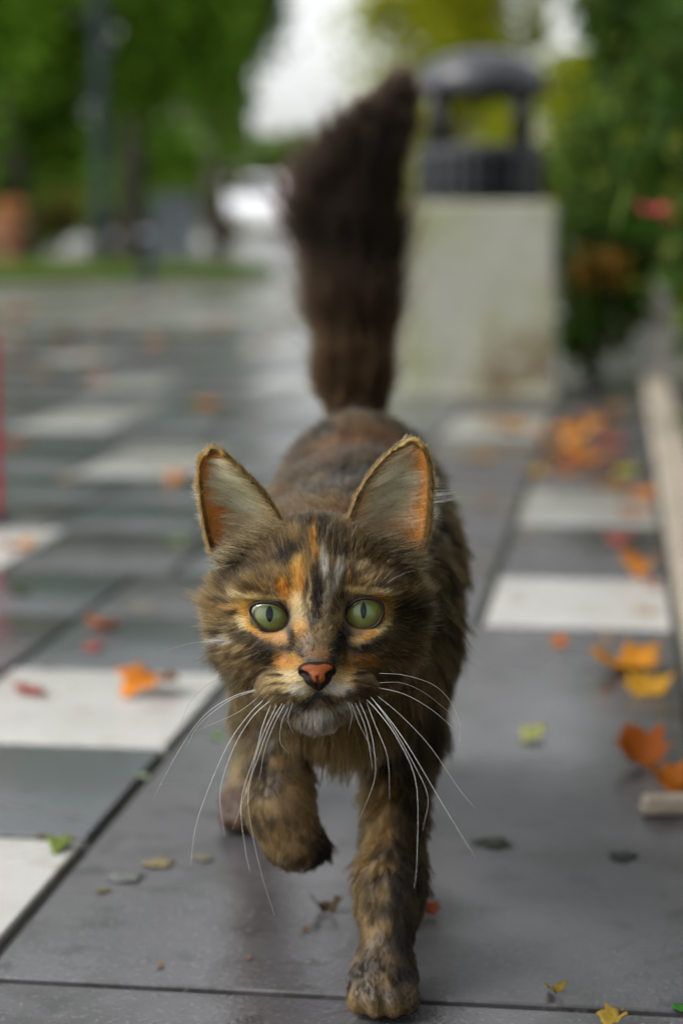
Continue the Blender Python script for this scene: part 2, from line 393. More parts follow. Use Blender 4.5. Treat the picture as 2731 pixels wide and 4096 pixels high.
# hedge shrubs of the bed on the right
def shrub(s, t, cz, r, n, leaf, label, seed, m=None, hollow=0.3):
    p = ST(s, t)
    return tree('hedge_shrub', p[0], p[1], cz, r, n, leaf, m or M_hedge, label, seed, 0.02, 70, 'shrubs in the bed beside the walk', hollow)
shrub(0.60, 0.75, 0.85, (0.46, 0.45, 0.85), 7000, 0.065, 'unseen dark shrub added in the bed to shade the first wide slab', 21)  # out of view, made tall to block sky light from the right
shrub(0.58, 1.6, 0.85, (0.42, 0.5, 0.85), 7000, 0.065, 'unseen dark shrub added to shade the walk by the near plank end', 22)  # second unseen shrub, raised to shade the walk
shrub(0.50, 2.5, 0.70, (0.37, 0.5, 0.70), 6000, 0.065, 'dark leafy shrub beside the middle of the wooden plank', 23)
shrub(0.44, 3.6, 0.60, (0.33, 0.5, 0.58), 6500, 0.06, 'dense green shrub leaning over the wooden plank', 24)
shrub(0.34, 5.6, 0.66, (0.42, 0.42, 0.64), 8000, 0.065, 'dense dark shrub beside the litter bin', 25)
shrub(0.30, 7.4, 0.72, (0.55, 0.7, 0.70), 8000, 0.07, 'tall green shrub behind the stone step', 26)
shrub(0.75, 9.4, 0.9, (0.8, 0.8, 0.88), 8000, 0.08, 'large green shrub at the far end of the bed', 27, M_mid)
shrub(-0.03, 4.98, 0.27, (0.11, 0.16, 0.28), 2600, 0.05, 'small added shrub standing in for the dark strip beside the litter bin', 28)  # added to fill the dark strip beside the bin
p = W(1390, 625, 4.75)
aut = empty('autumn_sprig', (p[0], p[1], 0), 'low sprig of yellow orange autumn leaves beside the litter bin', 'plant')
mb = MB(); mb.tube([(0.04, 0.03, 0), (0.03, 0.02, 0.12), (0, 0, p[2])], [0.004, 0.003, 0.002], 6); mb.build('stem', M_bark, aut)
link('leaves', crown_mesh('leaves', (0, 0, p[2]), (0.085, 0.07, 0.05), 150, 0.055, 22, 33), leafmat('autumn_foliage', [(0.3, 0.16, 0.02), (0.22, 0.15, 0.02), (0.08, 0.09, 0.02), (0.35, 0.13, 0.02)], 0.35), aut)
p = W(1545, 512, 3.1)
flw = empty('red_flower', (p[0], p[1], 0), 'single crimson flower standing out from the shrub over the plank', 'flower')
mb = MB(); mb.tube([(0.05, 0.06, 0), (0.04, 0.04, p[2] * .5), (0, 0, p[2] - .01)], [0.003, 0.0025, 0.002], 6); mb.build('stem', mat('flower_stem', (0.06, 0.11, 0.03), 0.6), flw)
M_pet = mat('crimson_petal', (0.62, 0.02, 0.10), 0.5, translucent=((0.6, 0.02, 0.1), 0.3))
for k in range(7):
    a_ = k * 0.9; dr = np.array([math.cos(a_), math.sin(a_), 0.35]); sdv = np.array([-math.sin(a_), math.cos(a_), 0]); c0 = np.array([0, 0, p[2]])
    mb = MB(); mb.add([c0, c0 + dr * .03 + sdv * .022, c0 + dr * .06 + np.array([0, 0, .008]), c0 + dr * .03 - sdv * .022], [(0, 1, 2, 3)]); o = mb.build('petal', M_pet, flw)
    sm_ = o.modifiers.new('thick', 'SOLIDIFY'); sm_.thickness = 0.001
tp_ = ST(1.0, 0.9)
tree('added_shade_tree', tp_[0], tp_[1], 2.15, (1.15, 1.6, 1.1), 15000, 0.11, M_hedge, 'unseen leafy tree added to shade the near end of the walk', 41, 0.06, clumps=80)  # unseen crown added overhead to darken the right of the walk
# soil of the bed
M_soil = mat('bed_soil', (0.03, 0.024, 0.017), 0.95, bump=(30, 0.8, 0.02))
mb = MB(); mb.add([ST(0.12, 0, 0.004), ST(3, 0, 0.004), ST(3, 12, 0.004), ST(0.12, 12, 0.004)], [(0, 1, 2, 3)])
mb.build('planting_bed', M_soil, kind='structure')

# ---- wooden edging plank
M_plank = mat('weathered_plank', (0.27, 0.23, 0.175), 0.7, noise=[(6, (0.20, 0.17, 0.125), 0.4, 0.65), (30, (0.34, 0.30, 0.24), 0.5, 0.7)], bump=(40, 0.4, 0.003), stretch=(6, 0.5, 6))
mb = MB(); mb.box((0, 0, 0.016), (0.052, 3.52, 0.032))
pl = mb.build('edging_plank', M_plank, loc=tuple(ST(0.090, 1.24 + 1.76, 0.004)), bevel=0.004, label='pale wooden plank edging the planted bed', category='plank')
pl.rotation_euler.z = -YAW

p = G(1545, 1868); mb = MB(); mb.box((0, 0, 0.006), (0.044, 0.016, 0.012), 0, 0.9)
o = mb.build('stone_chip', M_plank, loc=(p[0], p[1], 0.0006), bevel=0.003, label='pale broken strip lying under the rust leaf at the plank end', category='chip'); o.rotation_euler.z = 0.06
# ---- low stone step behind the bin
M_step = mat('step_stone', (0.36, 0.34, 0.29), 0.8, noise=[(9, (0.24, 0.24, 0.19), 0.4, 0.65)])
mb = MB(); mb.box((0, 0, 0.055), (0.5, 0.30, 0.11)); st1 = mb.build('stone_step', M_step, loc=tuple(ST(0.335, 5.0)), bevel=0.006, label='low pale stone step between the litter bin and the shrubs', category='step'); st1.rotation_euler.z = -YAW

# ================================================================== LITTER BIN
M_conc = mat('bin_concrete', (0.27, 0.27, 0.225), 0.8, noise=[(5, (0.22, 0.235, 0.12), 0.42, 0.60), (4.2, (0.13, 0.095, 0.05), 0.50, 0.64), (40, (0.33, 0.33, 0.28), 0.5, 0.75)], bump=(60, 0.3, 0.003))
M_black = mat('black_metal', (0.012, 0.012, 0.014), 0.35)
M_slat = mat('slat_metal', (0.010, 0.012, 0.014), 0.3, spec=0.5)
M_dome = mat('dome_metal', (0.03, 0.031, 0.036), 0.35, spec=0.5, rough_noise=(6, 0.4, 0.6, 0.28, 0.45))
bp_ = ST(-0.305, 4.56)
binr = empty('litter_bin', bp_, 'square concrete litter bin with black slatted top and domed hood', 'litter bin'); binr.rotation_euler.z = -YAW * 0.55
mb = MB(); mb.box((0, 0, 0.213), (0.325, 0.325, 0.426)); mb.build('concrete_block', M_conc, binr, bevel=0.008)
mb = MB(); mb.box((0, 0, 0.012), (0.345, 0.345, 0.024)); mb.build('plinth', M_conc, binr, bevel=0.004)
mb = MB(); mb.lathe([(0.118, 0.43), (0.118, 0.535), (0.105, 0.535), (0.105, 0.43)], 40, closed=True); mb.build('liner', M_black, binr, smooth=True)
mb = MB(); mb.lathe([(0.15, 0.427), (0.15, 0.438), (0.135, 0.438), (0.135, 0.427)], 40, closed=True); mb.build('base_ring', M_black, binr)
mb = MB(); mb.lathe([(0.143, 0.527), (0.143, 0.548), (0.11, 0.552), (0.11, 0.53)], 40, closed=True); mb.build('rim', M_dome, binr)
mb = MB(); mb.box((0.136, 0, 0.483), (0.006, 0.018, 0.088)); slat0 = None
for k in range(26):
    an = 2 * math.pi * k / 26
    if slat0 is None: slat0 = mb.build('slat', M_slat, binr, bevel=0.0015); o = slat0
    else:
        o = slat0.copy(); COL.objects.link(o); o.parent = binr
    o.rotation_euler.z = an
post0 = None
for k in range(4):
    an = math.radians(38 + 90 * k)
    if post0 is None:
        mb = MB(); mb.tube([(0.131, 0, 0.545), (0.131, 0, 0.685)], 0.014, 10); post0 = mb.build('post', M_black, binr, smooth=True); o = post0
    else:
        o = post0.copy(); COL.objects.link(o); o.parent = binr
    o.rotation_euler.z = an
prof = [(0.146, 0.660)] + [(0.146 * math.cos(a), 0.682 + 0.078 * math.sin(a)) for a in np.linspace(0, math.pi / 2 - .01, 12)]
prof += [(0.140 * math.cos(a), 0.676 + 0.074 * math.sin(a)) for a in np.linspace(math.pi / 2 - .01, 0, 12)] + [(0.140, 0.660)]
mb = MB(); mb.lathe(prof, 48, closed=True); mb.build('hood', M_dome, binr, smooth=True)

# ================================================================== FAR STREET THINGS
M_lamp = mat('lamp_paint', (0.016, 0.023, 0.028), 0.85, spec=0.15)
x = px(240, 15.5)
lp = empty('street_lamp', (x, 15.5, 0), 'dark blue grey street lamp post in front of the lawn trees', 'street lamp')
mb = MB(); mb.tube([(0, 0, 0), (0, 0, 0.5), (0, 0, 0.52), (0, 0, 4.6)], [0.075, 0.07, 0.052, 0.04], 14); mb.build('pole', M_lamp, lp, smooth=True)
mb = MB(); mb.lathe([(0.11, 0), (0.11, 0.03), (0.085, 0.05)], 16); mb.build('foot_plate', M_lamp, lp)
mb = MB(); mb.lathe([(0.05, 4.6), (0.2, 4.75), (0.22, 5.05), (0.1, 5.2), (0.01, 5.22)], 20); mb.build('lantern', mat('lantern_glass', (0.6, 0.6, 0.58), 0.3), lp, smooth=True)

M_cab = mat('cabinet_paint', (0.17, 0.2, 0.22), 0.5, noise=[(3, (0.22, 0.24, 0.25), 0.4, 0.6)])
x = px(405, 20.5)
cb = empty('street_cabinet', (x, 20.5, 0), 'pale grey street cabinet on the lawn edge beside the bollard', 'cabinet')
mb = MB(); mb.box((0, 0, 0.33), (0.40, 0.3, 0.62)); mb.build('housing', M_cab, cb, bevel=0.01)
mb = MB(); mb.box((0, 0, 0.665), (0.45, 0.35, 0.04)); mb.build('lid', M_cab, cb, bevel=0.01)
mb = MB(); mb.box((0, -0.156, 0.33), (0.34, 0.012, 0.54)); mb.build('door', M_cab, cb, bevel=0.003)
x = px(342, 13.2)
bo = empty('bollard', (x, 13.2, 0), 'dark blue grey bollard standing before the grey street cabinet', 'bollard')
mb = MB(); mb.lathe([(0.055, 0), (0.05, 0.03), (0.042, 0.04), (0.042, 0.36), (0.048, 0.37), (0.048, 0.39), (0.038, 0.41), (0.02, 0.43), (0.002, 0.435)], 16); mb.build('shaft', M_lamp, bo, smooth=True)
mb = MB(); mb.lathe([(0.044, 0.30), (0.046, 0.30), (0.046, 0.33), (0.044, 0.33)], 16, closed=True); mb.build('band', mat('bollard_band', (0.35, 0.36, 0.37), 0.5), bo)

M_terra = mat('terracotta', (0.33, 0.14, 0.075), 0.8, noise=[(9, (0.25, 0.11, 0.06), 0.4, 0.6)])
x = px(28, 15.8)
tp = empty('terracotta_urn', (x, 15.8, 0), 'terracotta garden urn with orange flowers on the lawn', 'urn')
mb = MB(); mb.lathe([(0.09, 0), (0.1, 0.03), (0.06, 0.08), (0.05, 0.14), (0.12, 0.24), (0.16, 0.36), (0.17, 0.4), (0.15, 0.4), (0.14, 0.36)], 20); mb.build('vessel', M_terra, tp, smooth=True)
link('flowers', crown_mesh('flowers', (0, 0, 0.48), (0.13, 0.13, 0.09), 700, 0.05, 30, 31), leafmat('orange_flower', [(0.5, 0.2, 0.08), (0.6, 0.3, 0.14), (0.45, 0.24, 0.1)], 0.3), tp)

# white parked car far down the street
M_carw = mat('white_car_paint', (0.8, 0.81, 0.83), 0.3); M_glass = mat('dark_car_glass', (0.05, 0.06, 0.07), 0.1); M_tyre = mat('tyre', (0.02, 0.02, 0.02), 0.8)
cd = 50; x = px(588, cd)
car = empty('parked_car', (x, cd, 0), 'white parked car far behind the cat beyond the square', 'car')
def extr(name, prof, x0, x1, m, parent, bevel=0.03):
    mb = MB(); n_ = len(prof); vs = [(x0, y, z) for y, z in prof] + [(x1, y, z) for y, z in prof]
    fs = [tuple(range(n_))[::-1], tuple(range(n_, 2 * n_))] + [(i, (i + 1) % n_, n_ + (i + 1) % n_, n_ + i) for i in range(n_)]
    mb.add(vs, fs); return mb.build(name, m, parent, bevel=bevel)
extr('body', [(-2.0, 0.3), (-2.05, 0.7), (-1.9, 0.95), (-1.55, 1.0), (1.0, 1.0), (1.9, 0.85), (2.05, 0.6), (2.0, 0.3)], -0.85, 0.85, M_carw, car, 0.08)
extr('cabin', [(-1.5, 1.0), (-1.2, 1.45), (0.2, 1.5), (1.0, 1.0)], -0.72, 0.72, M_carw, car, 0.06)
mb = MB(); mb.add([(-0.6, -1.49, 1.06), (0.6, -1.49, 1.06), (0.55, -1.25, 1.4), (-0.55, -1.25, 1.4)], [(0, 1, 2, 3)]); mb.build('rear_window', M_glass, car)
for sx in (-1, 1):
    mb = MB(); mb.box((sx * 0.68, -2.03, 0.72), (0.22, 0.06, 0.14)); mb.build('tail_light', mat('tail_lamp_red', (0.5, 0.03, 0.03), 0.3), car)
    for sy in (-1.3, 1.3):
        mb = MB(); mb.tube([(sx * 0.62, sy, 0.32), (sx * 0.86, sy, 0.32)], 0.32, 20); wl = mb.build('wheel', M_tyre, car)
        mb = MB(); mb.tube([(sx * 0.80, sy, 0.32), (sx * 0.872, sy, 0.32)], 0.18, 16); mb.build('rim', M_slat, wl)

# walker far off: one continuous body, jacket as clothing
pd = 52; x = px(662, pd)
per = empty('person', (x, pd, 0), 'distant person in a dark jacket with red on the far path', 'person')
vol = Vol((-0.4, -0.35, -0.02), (0.4, 0.35, 1.8), 0.022)
for pr in [Ell((0, 0, 1.62), (0.085, 0.1, 0.115)), Cap((0, 0, 1.4), (0, 0, 1.55), 0.06, 0.05), Ell((0, 0, 1.2), (0.19, 0.12, 0.26)), Ell((0, 0, 0.95), (0.16, 0.12, 0.14)),
           Cap((0.09, 0, 0.92), (0.1, -0.1, 0.5), 0.085, 0.06), Cap((0.1, -0.1, 0.5), (0.1, -0.12, 0.07), 0.055, 0.04), Cap((0.1, -0.1, 0.04), (0.1, -0.25, 0.03), 0.045, 0.035),
           Cap((-0.09, 0, 0.92), (-0.1, 0.06, 0.5), 0.085, 0.06), Cap((-0.1, 0.06, 0.5), (-0.1, 0.22, 0.1), 0.055, 0.04), Cap((-0.1, 0.22, 0.07), (-0.1, 0.1, 0.03), 0.045, 0.035),
           Cap((0.2, 0, 1.36), (0.25, 0.06, 1.08), 0.055, 0.045), Cap((0.25, 0.06, 1.08), (0.24, -0.06, 0.84), 0.042, 0.035),
           Cap((-0.2, 0, 1.36), (-0.25, -0.04, 1.08), 0.055, 0.045), Cap((-0.25, -0.04, 1.08), (-0.24, -0.2, 0.88), 0.042, 0.035)]:
    vol.apply(pr, 0.05)
pv, pf = vol.surface()
M_pbody = mat('trousers', (0.03, 0.035, 0.06), 0.8); M_skin = mat('person_skin', (0.5, 0.33, 0.25), 0.6); M_jack = mat('jacket', (0.03, 0.02, 0.03), 0.8, noise=[(2.5, (0.35, 0.03, 0.04), 0.5, 0.56)])
pm = mesh_np('body', pv, pf); po = link('body', pm, M_pbody, per); pm.materials.append(M_skin)
cz_ = pv[pf].mean(1)[:, 2]; pm.polygons.foreach_set('material_index', ((cz_ > 1.44)).astype(np.int32))
vol = Vol((-0.45, -0.35, 0.7), (0.45, 0.35, 1.6), 0.022)
for pr in [Ell((0, 0, 1.2), (0.21, 0.145, 0.29)), Ell((0, 0, 0.95), (0.185, 0.145, 0.12)), Cap((0.2, 0, 1.36), (0.25, 0.06, 1.08), 0.072, 0.06), Cap((0.25, 0.06, 1.08), (0.24, -0.04, 0.89), 0.058, 0.05),
           Cap((-0.2, 0, 1.36), (-0.25, -0.04, 1.08), 0.072, 0.06), Cap((-0.25, -0.04, 1.08), (-0.24, -0.17, 0.92), 0.058, 0.05)]:
    vol.apply(pr, 0.05)
jv, jf = vol.surface(); link('jacket', mesh_np('jacket', jv, jf), M_jack, per)
vol = Vol((-0.15, -0.15, 1.5), (0.15, 0.2, 1.8), 0.02); vol.apply(Ell((0, 0.02, 1.65), (0.098, 0.105, 0.11)), 0.01); vol.apply(Ell((0, -0.12, 1.58), (0.09, 0.1, 0.1)), 0.01, True)
hv, hf = vol.surface(); link('hair', mesh_np('hair', hv, hf), mat('dark_hair', (0.02, 0.014, 0.01), 0.6), per)

# red ribbon post at the left edge of the walk
p = W(-15, 1180, 2.6)
rp = empty('red_post', (p[0], p[1], 0), 'slim crimson barrier post at the outer edge of the paving', 'post')
mb = MB(); mb.lathe([(0.012, 0.0), (0.012, 0.235), (0.009, 0.243), (0.002, 0.247)], 16); mb.build('shaft', mat('crimson_paint', (0.55, 0.03, 0.08), 0.5), rp, smooth=True)
mb = MB(); mb.lathe([(0.028, 0.0), (0.028, 0.008), (0.013, 0.014)], 16); mb.build('base', M_black, rp)

# ================================================================== FALLEN LEAVES
def leaf_outline(kind):
    if kind == 'maple':
        pts = []
        lob = [(-90, .30), (-62, .62), (-40, .60), (-18, .84), (2, .68), (20, .74), (36, .92), (52, .74), (66, .80), (90, 1.0)]
        for a, r in lob: pts.append((math.cos(math.radians(a)) * r * .55, math.sin(math.radians(a)) * r * .55))
        left = [(-x_, y_) for x_, y_ in pts[1:-1]][::-1]
        return pts + left
    return [(0.27 * math.sin(math.pi * k / 7) * (1.1 - 0.25 * k / 7), -0.5 + k / 7) for k in range(8)] + [(-0.27 * math.sin(math.pi * k / 7) * (1.1 - 0.25 * k / 7), -0.5 + k / 7) for k in range(6, 0, -1)]
leaf_mats = {}
def leaf_mat(col):
    key = tuple(col)
    if key not in leaf_mats:
        c = lin(col) * np.array([0.68, 0.78, 0.8]); leaf_mats[key] = mat('leaf_%d_%d_%d' % key, tuple(c), 0.65, spec=0.2, noise=[(30, tuple(c * np.array([0.78, 0.66, 0.55])), 0.5, 0.75), (14, tuple(np.clip(c * np.array([1.15, 1.3, 1.3]), 0, .8)), 0.5, 0.75)], translucent=(tuple(c), 0.25))
    return leaf_mats[key]
def leaf(u, v, wpx, kind, col, label, curl=0.35, flat=False, lift=0.0, tilt=0.0, rz=None):
    p = G(u, v); d = (p - CV) @ FV; size = wpx * K / FPX * d * 1.18
    g = random.Random(int(u * 31 + v)); out = leaf_outline(kind); n_ = len(out)
    jr = [g.uniform(0.78, 1.12) for _ in out]; out = [(x_ * j_, y_ * j_) for (x_, y_), j_ in zip(out, jr)]
    vs = []; kx = g.uniform(0.5, 1.0) * curl; ky = g.uniform(-0.5, 0.9) * curl
    rings = (1.0, 0.62, 0.28)
    for k in rings:
        for i, (x_, y_) in enumerate(out):
            x2, y2 = x_ * k, y_ * k
            wav = 0.05 * curl * math.sin(i * 2.1 + u) * k
            vs.append((x2, y2, (kx * x2 * x2 * 2.2 + ky * y2 * y2 * 1.6 + wav)))
    vs.append((0, 0, -0.01 * min(1.0, curl * 2))); fs = []
    for a in (0, n_):
        for i in range(n_): fs.append((a + i, a + (i + 1) % n_, a + n_ + (i + 1) % n_, a + n_ + i))
    for i in range(n_): fs.append((2 * n_ + i, 2 * n_ + (i + 1) % n_, 3 * n_))
    b = len(vs); yb = min(y_ for x_, y_ in out)      # stalk
    z0 = ky * yb * yb * 1.6
    vs += [(-0.012, yb + .02, z0), (0.012, yb + .02, z0), (0.03, yb - 0.22, z0 + .05), (0.012, yb - 0.22, z0 + .07)]; fs.append((b, b + 1, b + 2, b + 3))
    if curl < .2: vs = vs[:-4]; fs = fs[:-1]
    V = np.array(vs); V[:, :] *= size
    rz = g.uniform(-.9, .9) + (3.14 if g.random() < .5 else 0) if rz is None else rz; tilt = tilt or (g.uniform(0.15, 0.45) * min(curl, 1.0) * (1 if math.cos(rz) > 0 else -1) * (1 if curl >= .8 else 0))
    R_ = np.array(Matrix.Rotation(rz, 3, 'Z') @ Matrix.Rotation(tilt, 3, 'X'))
    V = V @ R_.T; V[:, 2] -= V[:, 2].min()
    me = bpy.data.meshes.new('fallen_leaf'); me.from_pydata(V.tolist(), [], fs); me.update()
    for q_ in me.polygons: q_.use_smooth = True
    o = link('fallen_leaf', me, leaf_mat(col), loc=(p[0], p[1], 0.0005 + lift))
    sm = o.modifiers.new('thick', 'SOLIDIFY'); sm.thickness = 0.00025
    o['label'] = label; o['category'] = 'leaf'; o['group'] = 'fallen leaves on the paving'
OR, RD, YL, GN, BR, TN = (214, 124, 30), (188, 70, 48), (214, 176, 60), (150, 175, 60), (96, 64, 28), (170, 140, 90)
L = [
 (352, 1588, 150, 'maple', (226, 128, 34), 'curled bright orange leaf on a pale slab by the wide slabs', .6), (75, 1592, 100, 'oval', (172, 70, 54), 'narrow red leaf beside the bright orange one on the pale slab', .5),
 (240, 1440, 75, 'maple', (222, 112, 44), 'orange red leaf touching a pink red leaf on blue grey paving', .7), (215, 1490, 70, 'oval', (180, 80, 70), 'pink red leaf lying against an orange red leaf', .6),
 (45, 1258, 75, 'maple', OR, 'orange leaf on the corner of a pale slab by the crimson post', .6), (420, 1110, 70, 'maple', OR, 'orange leaf lying beside the cat\'s ear on wet paving', .6),
 (480, 932, 70, 'maple', OR, 'single orange leaf alone on wet grey paving beside the tail base', .5), (405, 1246, 55, 'oval', (150, 175, 96), 'pale green leaf on wet paving near the cat\'s ear', .3),
 (500, 1692, 38, 'oval', (128, 178, 50), 'tiny bright green leaf beside the cat\'s chest', .3), (330, 1784, 36, 'oval', (176, 184, 140), 'tiny pale leaf lying in the long joint', .2),
 (140, 1945, 100, 'oval', (116, 126, 44), 'lime green leaf at the corner of a pale slab', .6), (95, 1925, 40, 'oval', BR, 'brown leaf scrap beside the lime green leaf', .5),
 (360, 1982, 70, 'maple', (150, 130, 92), 'wet tan leaf pressed flat on the wide slab', .05), (290, 2012, 84, 'maple', (124, 120, 114), 'thin faded leaf skeleton touching the wet tan leaf', .05),
 (465, 1972, 50, 'maple', (132, 120, 98), 'small tan leaf flat near the raised paw', .05), (240, 2046, 34, 'maple', (122, 112, 76), 'small olive leaf scrap near the leaf skeleton', .1),
 (370, 2218, 24, 'oval', (160, 110, 30), 'tiny ochre leaf bit near the cross joint', .6), (572, 2202, 13, 'oval', (150, 90, 40), 'speck of brown leaf in the middle of the wide slab', .6),
 (750, 2095, 66, 'maple', (64, 46, 20), 'dark brown crumpled leaf between the front legs', 1.1), (985, 2100, 60, 'maple', (120, 50, 22), 'rust red leaf half hidden behind the planted front leg', .9),
 (700, 2136, 24, 'oval', (130, 80, 24), 'tiny brown leaf bit beside the dark crumpled leaf', .6), (45, 1362, 80, 'oval', (70, 74, 30), 'dark olive leaf on wet paving near the crimson post', .4),
 (330, 1396, 90, 'oval', (150, 136, 110), 'faded flat tan leaf near the cat\'s cheek', .1), (365, 790, 60, 'maple', (200, 120, 50), 'dull orange leaf far back on pale wet paving', .5),
 (210, 872, 60, 'maple', (190, 100, 60), 'reddish brown leaf beside a far pale slab', .5), (500, 748, 60, 'maple', (190, 120, 60), 'tan orange leaf near the foot of the far walk', .5),
 (45, 722, 70, 'maple', (180, 100, 50), 'brown orange leaf near the lawn side of the square', .5), (250, 748, 60, 'maple', (170, 120, 60), 'ochre leaf in front of the street lamp', .5),
 (160, 775, 70, 'maple', (180, 110, 50), 'brown leaf on the wet square below the street lamp', .5), (595, 800, 60, 'oval', (190, 150, 90), 'pale tan leaf beside the tail on bright wet paving', .5),
 (100, 865, 70, 'maple', (150, 110, 60), 'dull brown leaf behind a far pale slab', .5), (585, 975, 46, 'oval', (170, 140, 90), 'faded leaf close beside the cat\'s back', .3),
 (150, 1100, 60, 'oval', (190, 150, 120), 'pale pinkish leaf on wet grey paving', .3), (30, 1020, 60, 'maple', (190, 90, 60), 'red brown leaf near the top of the crimson post', .5),
 (1285, 1480, 62, 'oval', (210, 110, 20), 'curled orange leaf beside the great golden leaf', 1.1), (1430, 1540, 175, 'maple', (206, 128, 28), 'great golden orange curled leaf against the plank', 1.0),
 (1490, 1588, 120, 'maple', (196, 136, 34), 'golden yellow leaf under the edge of the great curled leaf', .8), (1480, 1320, 90, 'maple', (206, 120, 20), 'ochre leaf leaning on the plank by a pale slab', .9),
 (1500, 1345, 60, 'oval', (220, 130, 100), 'pink leaf tucked under the ochre leaf by the plank', .5), (1420, 1245, 110, 'oval', (170, 80, 70), 'long dark red leaf on grey slab by the plank', .5),
 (1095, 1055, 72, 'maple', (206, 140, 60), 'light orange leaf between the cat\'s back and a pale slab', .6), (1175, 988, 84, 'maple', (206, 140, 60), 'orange leaf on the pale slab in front of the litter bin', .7),
 (1325, 1010, 95, 'maple', (212, 130, 50), 'large orange leaf in the heap before the bin', .8), (1290, 1058, 80, 'maple', (170, 76, 40), 'rust red leaf in the heap before the bin', .6),
 (1228, 1092, 80, 'oval', (214, 160, 50), 'yellow leaf at the edge of the heap before the bin', .6), (1352, 1062, 80, 'maple', (206, 120, 50), 'orange leaf at the middle of the leaf heap', .6),
 (1440, 1090, 90, 'oval', (150, 140, 50), 'olive yellow leaf propped against the plank', .8), (1465, 1145, 80, 'maple', (206, 120, 40), 'orange leaf at the foot of the plank behind a pale slab', .8),
 (1400, 1020, 70, 'maple', (180, 80, 44), 'red leaf between the heap and the plank', .6), (1360, 965, 70, 'maple', (180, 110, 50), 'brown orange leaf at the back of the heap', .6),
 (1115, 1156, 40, 'oval', (190, 100, 80), 'small pink red leaf close beside the cat\'s flank', .5), (1225, 1695, 100, 'oval', (178, 170, 100), 'pale yellow leaf curled alone on the wide slab', .8),
 (1468, 1760, 130, 'maple', (180, 88, 20), 'rust orange curled leaf near the plank end', 1.1), (1530, 1835, 130, 'maple', (186, 100, 20), 'rust orange leaf draped at the end of the plank', .9),
 (1125, 1938, 90, 'maple', (78, 80, 60), 'dark olive leaf stuck wet to the wide slab', .05), (1435, 1968, 70, 'maple', (76, 74, 72), 'blackened leaf stuck wet to the slab below the plank', .05),
 (1275, 2282, 44, 'maple', (150, 120, 40), 'small yellow brown leaf scrap near the cross joint', .9), (1412, 2350, 66, 'maple', (166, 130, 50), 'tan yellow leaf across the cross joint', 1.0),
 (1562, 2318, 60, 'oval', (60, 120, 40), 'fresh green leaf beside the cross joint', .3), (1480, 1408, 70, 'oval', (216, 170, 120), 'pale orange leaf on the pale slab by the plank', .2),
 (1180, 1380, 60, 'oval', (226, 200, 180), 'faint pinkish leaf on the pale slab beside the cat', .1),
]
L += [(u_, v_, w_, 'maple' if i_ % 3 else 'oval', c_, 'autumn leaf in the loose drift between the litter bin and the plank', .7) for i_, (u_, v_, w_, c_) in enumerate([
 (1250, 1000, 80, (196, 120, 44)), (1300, 1092, 84, (206, 130, 46)), (1385, 1112, 84, (196, 120, 40)), (1412, 1062, 90, (176, 96, 40)), (1345, 985, 84, (190, 120, 50)), (1262, 1042, 80, (200, 130, 50)), (1395, 985, 70, (170, 100, 44)), (1450, 1185, 80, (190, 104, 30)),
 (1318, 1040, 80, (206, 140, 50)), (1425, 1130, 80, (160, 110, 40)), (1130, 975, 60, (196, 150, 80)), (1400, 945, 70, (160, 96, 44))])]
for a in L: leaf(a[0], a[1], a[2], a[3], a[4], a[5], a[6])
for k in range(24):
    u, v = rng.uniform(-40, 700), rng.uniform(672, 840) 
    leaf(u, v, rng.uniform(22, 42), 'maple', [(170, 110, 50), (150, 120, 70), (160, 90, 50)][k % 3], 'scattered autumn leaf far back on the wet square before the lawn', 0.5)

# ================================================================== THE CAT
CATL = np.array([0.0, 1.12, 0.0])
cat = empty('cat', CATL, 'long haired tortoiseshell tabby cat with green eyes walking with raised tail', 'cat')
# head frame: +X across, +Y away along the face axis, +Z up, millimetres
HD = 0.925
HO = W(728, 1414, HD)
hy = nrm(HO - CV); hx = nrm(np.cross(hy, np.array([0, 0, 1.]))); hz = np.cross(hx, hy)
HB = np.stack([hx, hy, hz], 1)                       # columns = axes
def H(x, y, z): return HO + HB @ (np.array([x, y, z], float) / 1000.0)
def HM(P): return HO + (np.asarray(P, float) / 1000.0) @ HB.T
def toH(P): return (P - HO) @ HB * 1000.0
def F(zx, zy, y=0.0):                                # a face landmark -> head mm
    k = 0.0870 * (1 + y / 925.0); return np.array([(zx - 742.5) * k, y, (997.3 - zy) * k])
def toF(h):
    k = 0.0870 * (1 + h[:, 1] / 925.0); return 742.5 + h[:, 0] / k, 997.3 - h[:, 2] / k

head = []
def he(x, y, z, rx, ry, rz, k=6, reg='head', tilt=None):
    B = HB
    if tilt is not None: B = HB @ np.array(Matrix.Rotation(tilt, 3, 'Y'))
    head.append((Ell(H(x, y, z), np.array([rx, ry, rz]) / 1000, B, reg), k / 1000, False))
def hc(a, b, ra, rb, k=6, reg='head', sub=False): head.append((Cap(H(*a), H(*b), ra / 1000, rb / 1000, reg), k / 1000, sub))
he(0, 44, 13, 38, 41, 34)
for s in (-1, 1): he(s * 31, 38, 5, 16.5, 22, 21, 12)
hc((0, 9, 9), (0, -9, -18), 16.0, 11.0, 12)
for s in (-1, 1):
    he(s * 21, 11, 11, 15, 12, 9, 8)
    he(s * 18, 5, -13, 13, 9, 9, 10)
    he(s * 23.5, 27, -13, 19, 24, 21, 12)
    he(s * 11.5, -4, -33.0, 14.5, 13, 10.5, 6, 'muzzle')
he(0, -11, -24, 9.5, 9, 8, 7, 'muzzle')
he(0, 22, -35, 25, 26, 15, 12)
he(0, 0, -45.5, 10.0, 11, 6.0, 5, 'chin')
EYES = []
